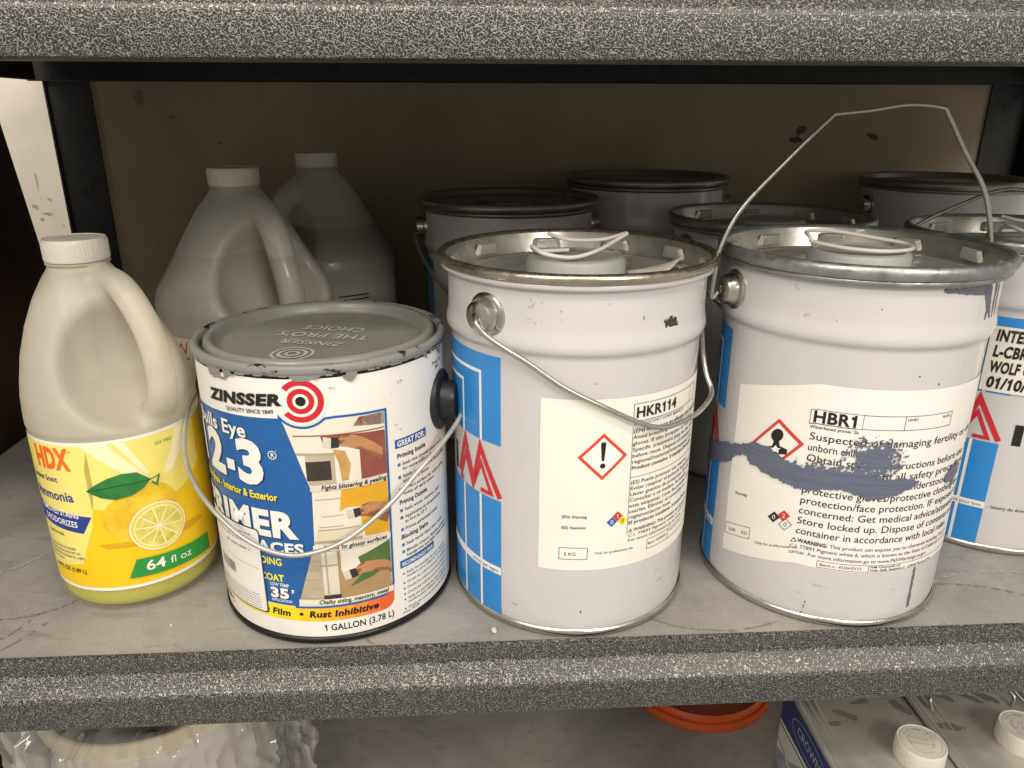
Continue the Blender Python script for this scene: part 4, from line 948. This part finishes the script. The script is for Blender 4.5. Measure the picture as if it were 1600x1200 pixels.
GAL = [(.0765, 0), (.0772, .02), (.0772, .165), (.0780, .178), (.0755, .188), (.0680, .2005), (.0560, .220), (.0455, .238), (.0340, .256), (.0240, .268), (.0205, .273), (.0200, .29)]
gh = [(.014, .262), (.036, .258), (.053, .243), (.063, .220), (.071, .196), (.073, .176), (.062, .162)]
gcut = [(.074, -.008, .208, .050, .056, .053, .008)]
SH2 = plastic_shell('clear_jug_plastic', 'f0eee8', .28, wet_z=.222, wet=.5); LQ2 = mat('dim_clear_liquid', '948d81', .15, var=.04, spec=.6)
j2 = jug('plastic_jug', 'cloudy gallon jug with white cap and red handwriting on its paper band', (-.228, .272, 0), GAL, .2745, 46, gh, .0104, gcut, SH2, LQ2, .222, CAPW, .0215, .2765, .0145, .002)
j3 = jug('plastic_jug', 'cloudy gallon jug with dark printed lines, standing against the back panel', (-.186, .432, 0), [(r, z * 1.018) for r, z in GAL], .2795, -38, gh, .0104, gcut, SH2, LQ2, .222, CAPW, .0215, .2815, .0145, .002)
p = Print(.0775); p.poly(rect(-120, 30, 92, 157), mat('band_paper', 'cfc5b2', .6, var=.05), 1); B2 = p.build('paper_band', j2)
p = Print(.0775); RM = mat('red_marker', 'a8352c', .6)
p.polys(stroke([(-49, 153), (-46, 144), (-42, 152), (-38, 144), (-35, 154)], 1.3), RM, 3); p.polys(stroke([(-47, 138.5), (-34, 139.5)], 1.2), RM, 3); p.polys(stroke([(-39, 133), (-39, 126), (-35, 126), (-35, 132)], 1.0), RM, 3)
p.build('handwriting', B2)
p = Print(.0776); 
for k in range(3): p.polys(stroke([(25, 155 - 4.2 * k), (60, 155 - 4.2 * k)], 1.3), INK, 1)
p.build('printed_lines', j3)

# ------------------------------------------------------------------ things on the lower shelf
zl = ZS[0] - .0002
# orange lid lying on the lower deck
ol = thing('bucket_lid', 'orange round plastic lid lying on the lower deck', 'lid', (.282, .418, zl))
OR = mat('orange_plastic', 'e0602a', .42, var=.06, vscale=40)
obj('rim', lathe([(.096, 0), (.1005, .001), (.1010, .008), (.1000, .0105), (.0975, .0112), (.0960, .0098), (.0955, .0085), (.0950, .0120), (.0940, .0180), (.0915, .0196), (.0895, .0180), (.0890, .0100), (.0888, .0050)], 96), OR, ol, smooth=50)
obj('plate', lathe([(.0889, .0050), (.074, .0046), (.0725, .0070), (.0700, .0070), (.0690, .0046), (0, .0046)], 96), mat('dusty_orange_plastic', '9c5038', .55, var=.12, vscale=30), ol, smooth=50)
# square solvent cans
def fcan(label, x0, y0, capxy, marks, handle):
    t = thing('solvent_can', label, 'can', (x0, y0, zl)); Wx, Wy, Hc = .1045, .166, .240
    TIN = mat('scuffed_tinplate', 'b8b4ac', .38, .45, var=.14, vscale=30, bump=.1, bscale=120)
    obj('body', box(0, Wx, 0, Wy, .002, Hc - .004, .008, 4), mat('solvent_can_enamel', '8d929b', .35, .2, var=.1, vscale=20), t, smooth=30)
    obj('base_seam', box(-.001, Wx + .001, -.001, Wy + .001, 0, .0045, .0015, 2), TIN, t, smooth=40)
    def loopring(ins, z, r, rad, n=8):
        return [(x, y, z) for x, y in rrect(ins, Wx - ins, ins, Wy - ins, rad, n)]
    obj('top_seam', tube(loopring(.0005, Hc - .001, .002, .010), .0026, 8, closed=True), TIN, t, smooth=60)
    top = obj('top_panel', box(.002, Wx - .002, .002, Wy - .002, Hc - .007, Hc - .0035, .0012, 2), TIN, t, smooth=40)
    for ins in (.0105, .0165):
        pts = [(ins, .088), (ins, Wy - ins - .018)] + [(ins + .018 - .018 * math.cos(R(a)), Wy - ins - .018 + .018 * math.sin(R(a))) for a in range(15, 91, 15)] + [(Wx - ins - .018 + .018 * math.sin(R(a)), Wy - ins - .018 + .018 * math.cos(R(a))) for a in range(0, 46, 15)]
        obj('pressed_ridge', tube([(x, y, Hc - .0036) for x, y in pts], lambda u: .0021 * min(1, .15 + u * 9, .15 + (1 - u) * 9), 8), TIN, top, smooth=60)
    c = thing_cap(t, (capxy[0] - x0, capxy[1] - y0, Hc - .0036))
    P = Print(.1, flat=lambda s, z, h: (s / 1000, z / 1000, Hc - .0034 + h * .0001))
    for (mx, my, a, b, rt, sd) in marks:
        splat(P, lambda s, z: 1 - np.hypot(((s - mx) * math.cos(rt) + (z - my) * math.sin(rt)) / a, ((z - my) * math.cos(rt) - (s - mx) * math.sin(rt)) / b) + (fbm(s * .25, z * .25, 0, 3, sd) - .47) * 1.2, mx - a * 1.4, mx + a * 1.4, my - a * 1.4, my + a * 1.4, mat('grey_smudge', '6f6a61', .6), .6, 1)
        P.build('smudge', top); P.items = []; P.mats = []
    if handle: obj('wire_handle', tube(catmull([(.012, .118, Hc - .003), (.010, .121, Hc + .006), (.020, .135, Hc + .0115), (.030, .146, Hc + .012), (.066, .146, Hc + .012), (.078, .135, Hc + .0115), (.088, .121, Hc + .006), (.086, .118, Hc - .003)], 5), .0016, 8), WIRE, t, smooth=60)
    return t, Hc
def thing_cap(t, loc):
    c = obj('screw_cap', knurled_cap(.0215, 0, .018), CAPW, t, smooth=30); c.location = loc; c.scale = (.9, .9, .95)
    E_ = Print(.1, flat=lambda s, z, h: (s / 1000, z / 1000, .0174 + h * .0005)); em = mat('embossed_cap_plastic', 'd3cdbf', .45, var=.04)
    E_.text('CLOSE', 0, 1.0, 3.6, em, 1, bold=.02, align='C'); E_.text('TIGHTLY', 0, -4.6, 3.6, em, 1, bold=.02, align='C')
    for w_, a0, sg in (('PUSH DOWN WHILE', 155, -1), ('TURNING', 232, 1)):
        for i, ch in enumerate(w_):
            a = a0 + sg * i * (9.2 if sg < 0 else 13)
            V, T = text2d(ch, 3.0, .02, align='C', rot=(a - 90) if sg < 0 else a + 90)
            rr = 12.8 if sg < 0 else 15.2
            E_.raw(V + [rr * math.cos(R(a)), rr * math.sin(R(a))], [tuple(q) for q in T], em, 1)
    E_.polys(ring(0, 0, 10.0, 10.7, 40), em, 1); E_.polys(ring(0, 0, 17.4, 18.2, 48), em, 1)
    e = E_.build('embossed_text', c); e.rotation_euler = (0, 0, R(-18)); return c
f1, Hc = fcan('square solvent can with blue side panel lettered CROWN', .2665, -.020, (.343, .049), [(38, 118, 11, 4, -.5, 1), (58, 133, 10, 3, .2, 2), (92, 125, 13, 5, -.9, 3), (24, 108, 5, 3, 0, 4)], False)
f2, _ = fcan('square solvent can with wire handle and dark fingermarks on its tin top', .3740, -.018, (.4395, .060), [(14, 98, 13, 4.2, -.25, 5), (30, 134, 12, 3.5, -.7, 6), (52, 133, 12, 3.5, -.7, 7), (70, 131, 13, 4.5, -.7, 8)], True)
flat = lambda s, z, h: (-.0003 - h * .00012, s / 1000, z / 1000)
CB = mat('crown_blue', '22305f', .35, var=.06); CW = mat('crown_silver_print', '8f93a8', .4)
p = Print(.1, flat=flat); p.poly(rect(9, 157, 199, 233), CB, 1); p.polys(stroke([(9, 196.5), (157, 196.5)], 1.6), PWHITE, 1); p.poly(rect(9, 157, 30, 193), mat('can_picture_grey', '6f747e', .4, var=.25, vscale=25, col2='a3a6ab'), 1); p.polys(stroke([(9, 170), (70, 150), (157, 176)], 1.2), PWHITE, 2); p.poly([(100, 193), (157, 193), (157, 165), (130, 172)], mat('can_picture_light', 'b9b5ab', .5), 2)
FP = p.build('side_label', f1)
p = Print(.1, flat=lambda s, z, h: flat(-s, z, h)); p.text('CROWN', -100, 213, 8.2, CW, 3, bold=.02, align='C', width=46)
for q in stroke([(x, z) for x, z in ellipse(-100, 216.5, 34, 12.5, 44)], .9, True): p.poly(q, CW, 3)
p.build('lettering', FP)
# bucket wrapped in crinkled clear plastic
bk = thing('wrapped_bucket', 'pale bucket wrapped in crinkled clear plastic sheeting under the shelf', 'bucket', (-.350, .224, zl)); bk.scale = (.85, .85, 1)
zt = .2165
obj('body', lathe([(.105, .001), (.109, .004), (.121, zt - .012)], 72), mat('bucket_plastic', 'b9b0a0', .45, var=.05), bk, smooth=40)
obj('rim', lathe([(.121, zt - .020), (.1265, zt - .019), (.1285, zt - .010), (.1280, zt - .002), (.125, zt), (.1205, zt - .002), (.1195, zt - .02), (.112, zt - .06)], 96), mat('cream_rim_plastic', 'cdbf98', .45, var=.05), bk, smooth=60)
obj('contents', lathe([(.113, zt - .05), (.09, zt - .045), (.05, zt - .05), (0, zt - .048)], 60, rfun=lambda a, z: 1 + .05 * math.sin(3 * a)), mat('dark_contents', '4a3b30', .5, var=.3, vscale=30), bk, smooth=60)
def film(name, col, alpha, rough):
    m = bpy.data.materials.new(name); m.use_nodes = True; N = m.node_tree.nodes; L = m.node_tree.links; b = N['Principled BSDF']; out = N['Material Output']
    b.inputs['Base Color'].default_value = (*lin(col), 1); b.inputs['Roughness'].default_value = rough; b.inputs['Specular IOR Level'].default_value = 1.0; b.inputs['Coat Weight'].default_value = 1.0; b.inputs['Coat Roughness'].default_value = .03
    tp = N.new('ShaderNodeBsdfTransparent'); x = N.new('ShaderNodeMixShader'); x.inputs[0].default_value = alpha
    L.new(tp.outputs[0], x.inputs[1]); L.new(b.outputs[0], x.inputs[2]); L.new(x.outputs[0], out.inputs[0]); return m
n = 300
prof = [(.020 + .0228 * t, zt - .024 + .006 * t) for t in range(5)] + [(.1225, zt + .006), (.131, zt + .005), (.136, zt - .001)] + [(.138 + .014 * t / 40, zt - .006 - .19 * t / 40) for t in range(41)]
A_, J_ = np.meshgrid(2 * PI * np.arange(n) / n, np.arange(len(prof)), indexing='xy')
PR = np.array([prof[k_][0] for k_ in range(len(prof))])[:, None]; PZ = np.array([p_[1] for p_ in prof])[:, None]
cx_, sx_ = np.cos(A_), np.sin(A_)
def ridge(f, g, sd): q = vnoise(cx_ * f + 7, sx_ * f + PZ * g * .6, PZ * g, sd); return (1 - np.abs(2 * q - 1)) ** 3
fold = .013 * ridge(3.2, 9, 2) + .010 * ridge(6.5, 22, 5) + .005 * ridge(14, 60, 9)
soft = .010 * vnoise(cx_ * 2, sx_ * 2, PZ * 8, 4)
wgt = np.clip((J_ - 3) / 4, .25, 1)
RR = PR + (fold + soft) * np.where(J_ > 6, 1, .3); ZZ = PZ + (fold * 1.0 - .006) * np.where(J_ < 8, 1.3, .5)
V = np.stack([RR * sx_, -RR * cx_, ZZ], -1).reshape(-1, 3)
F = [(a * n + (b + 1) % n, a * n + b, (a + 1) * n + b, (a + 1) * n + (b + 1) % n) for a in range(len(prof) - 1) for b in range(n)]
obj('plastic_wrap', mesh(V, F), film('clear_plastic_film', 'f2f0ea', .30, .12), bk, smooth=50)

deck_mid = [o for o in rack.children if o.name.startswith('deck_board')][1]
RINGM = mat('deck_scuff_dark', '857e73', .6, var=.2, vscale=120); RINGL = mat('deck_scuff_pale', 'b3ada2', .6, var=.15, vscale=120)
def deck_arc(cx, cy, r, a0, a1, w_, m, sd, name, sq=1.):
    P = Print(.1, flat=lambda s, z, h: (s / 1000, z / 1000, -.0001 + h * .00012))
    def f(s, z):
        d_ = np.hypot(s - cx, (z - cy) / sq); an = (np.degrees(np.arctan2(z - cy, s - cx)) + 360) % 360
        return np.where((an > a0) & (an < a1) & (z > 3), w_ - np.abs(d_ - r - 4 * (fbm(s * .03, z * .03, 0, 2, sd) - .4)) + (vnoise(s * .6, z * .6, 0, sd + 3) - .62) * w_ * 3, -1)
    splat(P, f, cx - r - 8, cx + r + 8, cy - r - 8, cy + r + 8, m, .55, 1)
    if P.items: P.build(name, deck_mid)
for i, a_ in enumerate(((-402, 62, 70, 190, 350, .8, RINGM), (-408, 70, 92, 200, 340, .6, RINGM), (-395, 88, 60, 180, 330, .7, RINGL), (-360, 105, 62, 240, 330, 1.0, RINGM), (-30, 60, 86, 215, 300, .7, RINGM), (330, -40, 90, 30, 120, .9, RINGM), (372, -30, 95, 50, 130, .7, RINGL), (345, 25, 45, 120, 330, .6, RINGL), (150, 92, 88, 230, 300, .7, RINGM), (-470, 190, 120, 230, 330, .9, RINGL))): deck_arc(*a_, i, 'ring_mark')
# faint handling marks on the front pails
FA = mat('faint_handling_mark', 'b4afb2', .45, var=.1)
rg = random.Random(11)
for own, az0 in ((hk, -10), (hb, -25)):
    for q in range(9):
        up_ = q < 4; P = Print(.0873 if up_ else .0858); P.owner = own; s_ = (az0 + rg.uniform(-45, 50)) * 1.5; z_ = rg.uniform(216, 236) if up_ else rg.choice((rg.uniform(10, 40), rg.uniform(180, 192)))
        scuff(P, s_, z_, rg.uniform(2, 9), rg.uniform(.5, 2.2), FA, 50 + q, .2, .4, 1, 3.5)
# crumbs and dust on the deck
cr = mat('white_crumb', 'cfc9bd', .6, var=.1)
for i, (x, y, s) in enumerate(((.0085 - .02, .012, .0022), (-.235, .030, .0011), (-.44, .15, .0012))):
    m = lathe([(0, 0), (s, s * .2), (s * 1.1, s * .7), (s * .6, s * 1.1), (0, s * 1.2)], 10, rfun=lambda a, z: 1 + .35 * math.sin(2 * a + z * 900)); o = obj('paint_crumb', m, cr)
    o.location = (x, y, -.0004); o['label'] = ('white crumb of dried paint on the deck in front of the HKR114 pail', 'tiny white crumb on the deck in front of the lemon jug', 'tiny white crumb on the deck out past the lemon jug')[i]; o['category'] = 'crumb'
bpy.data.objects.remove(_to); bpy.data.curves.remove(_tc)
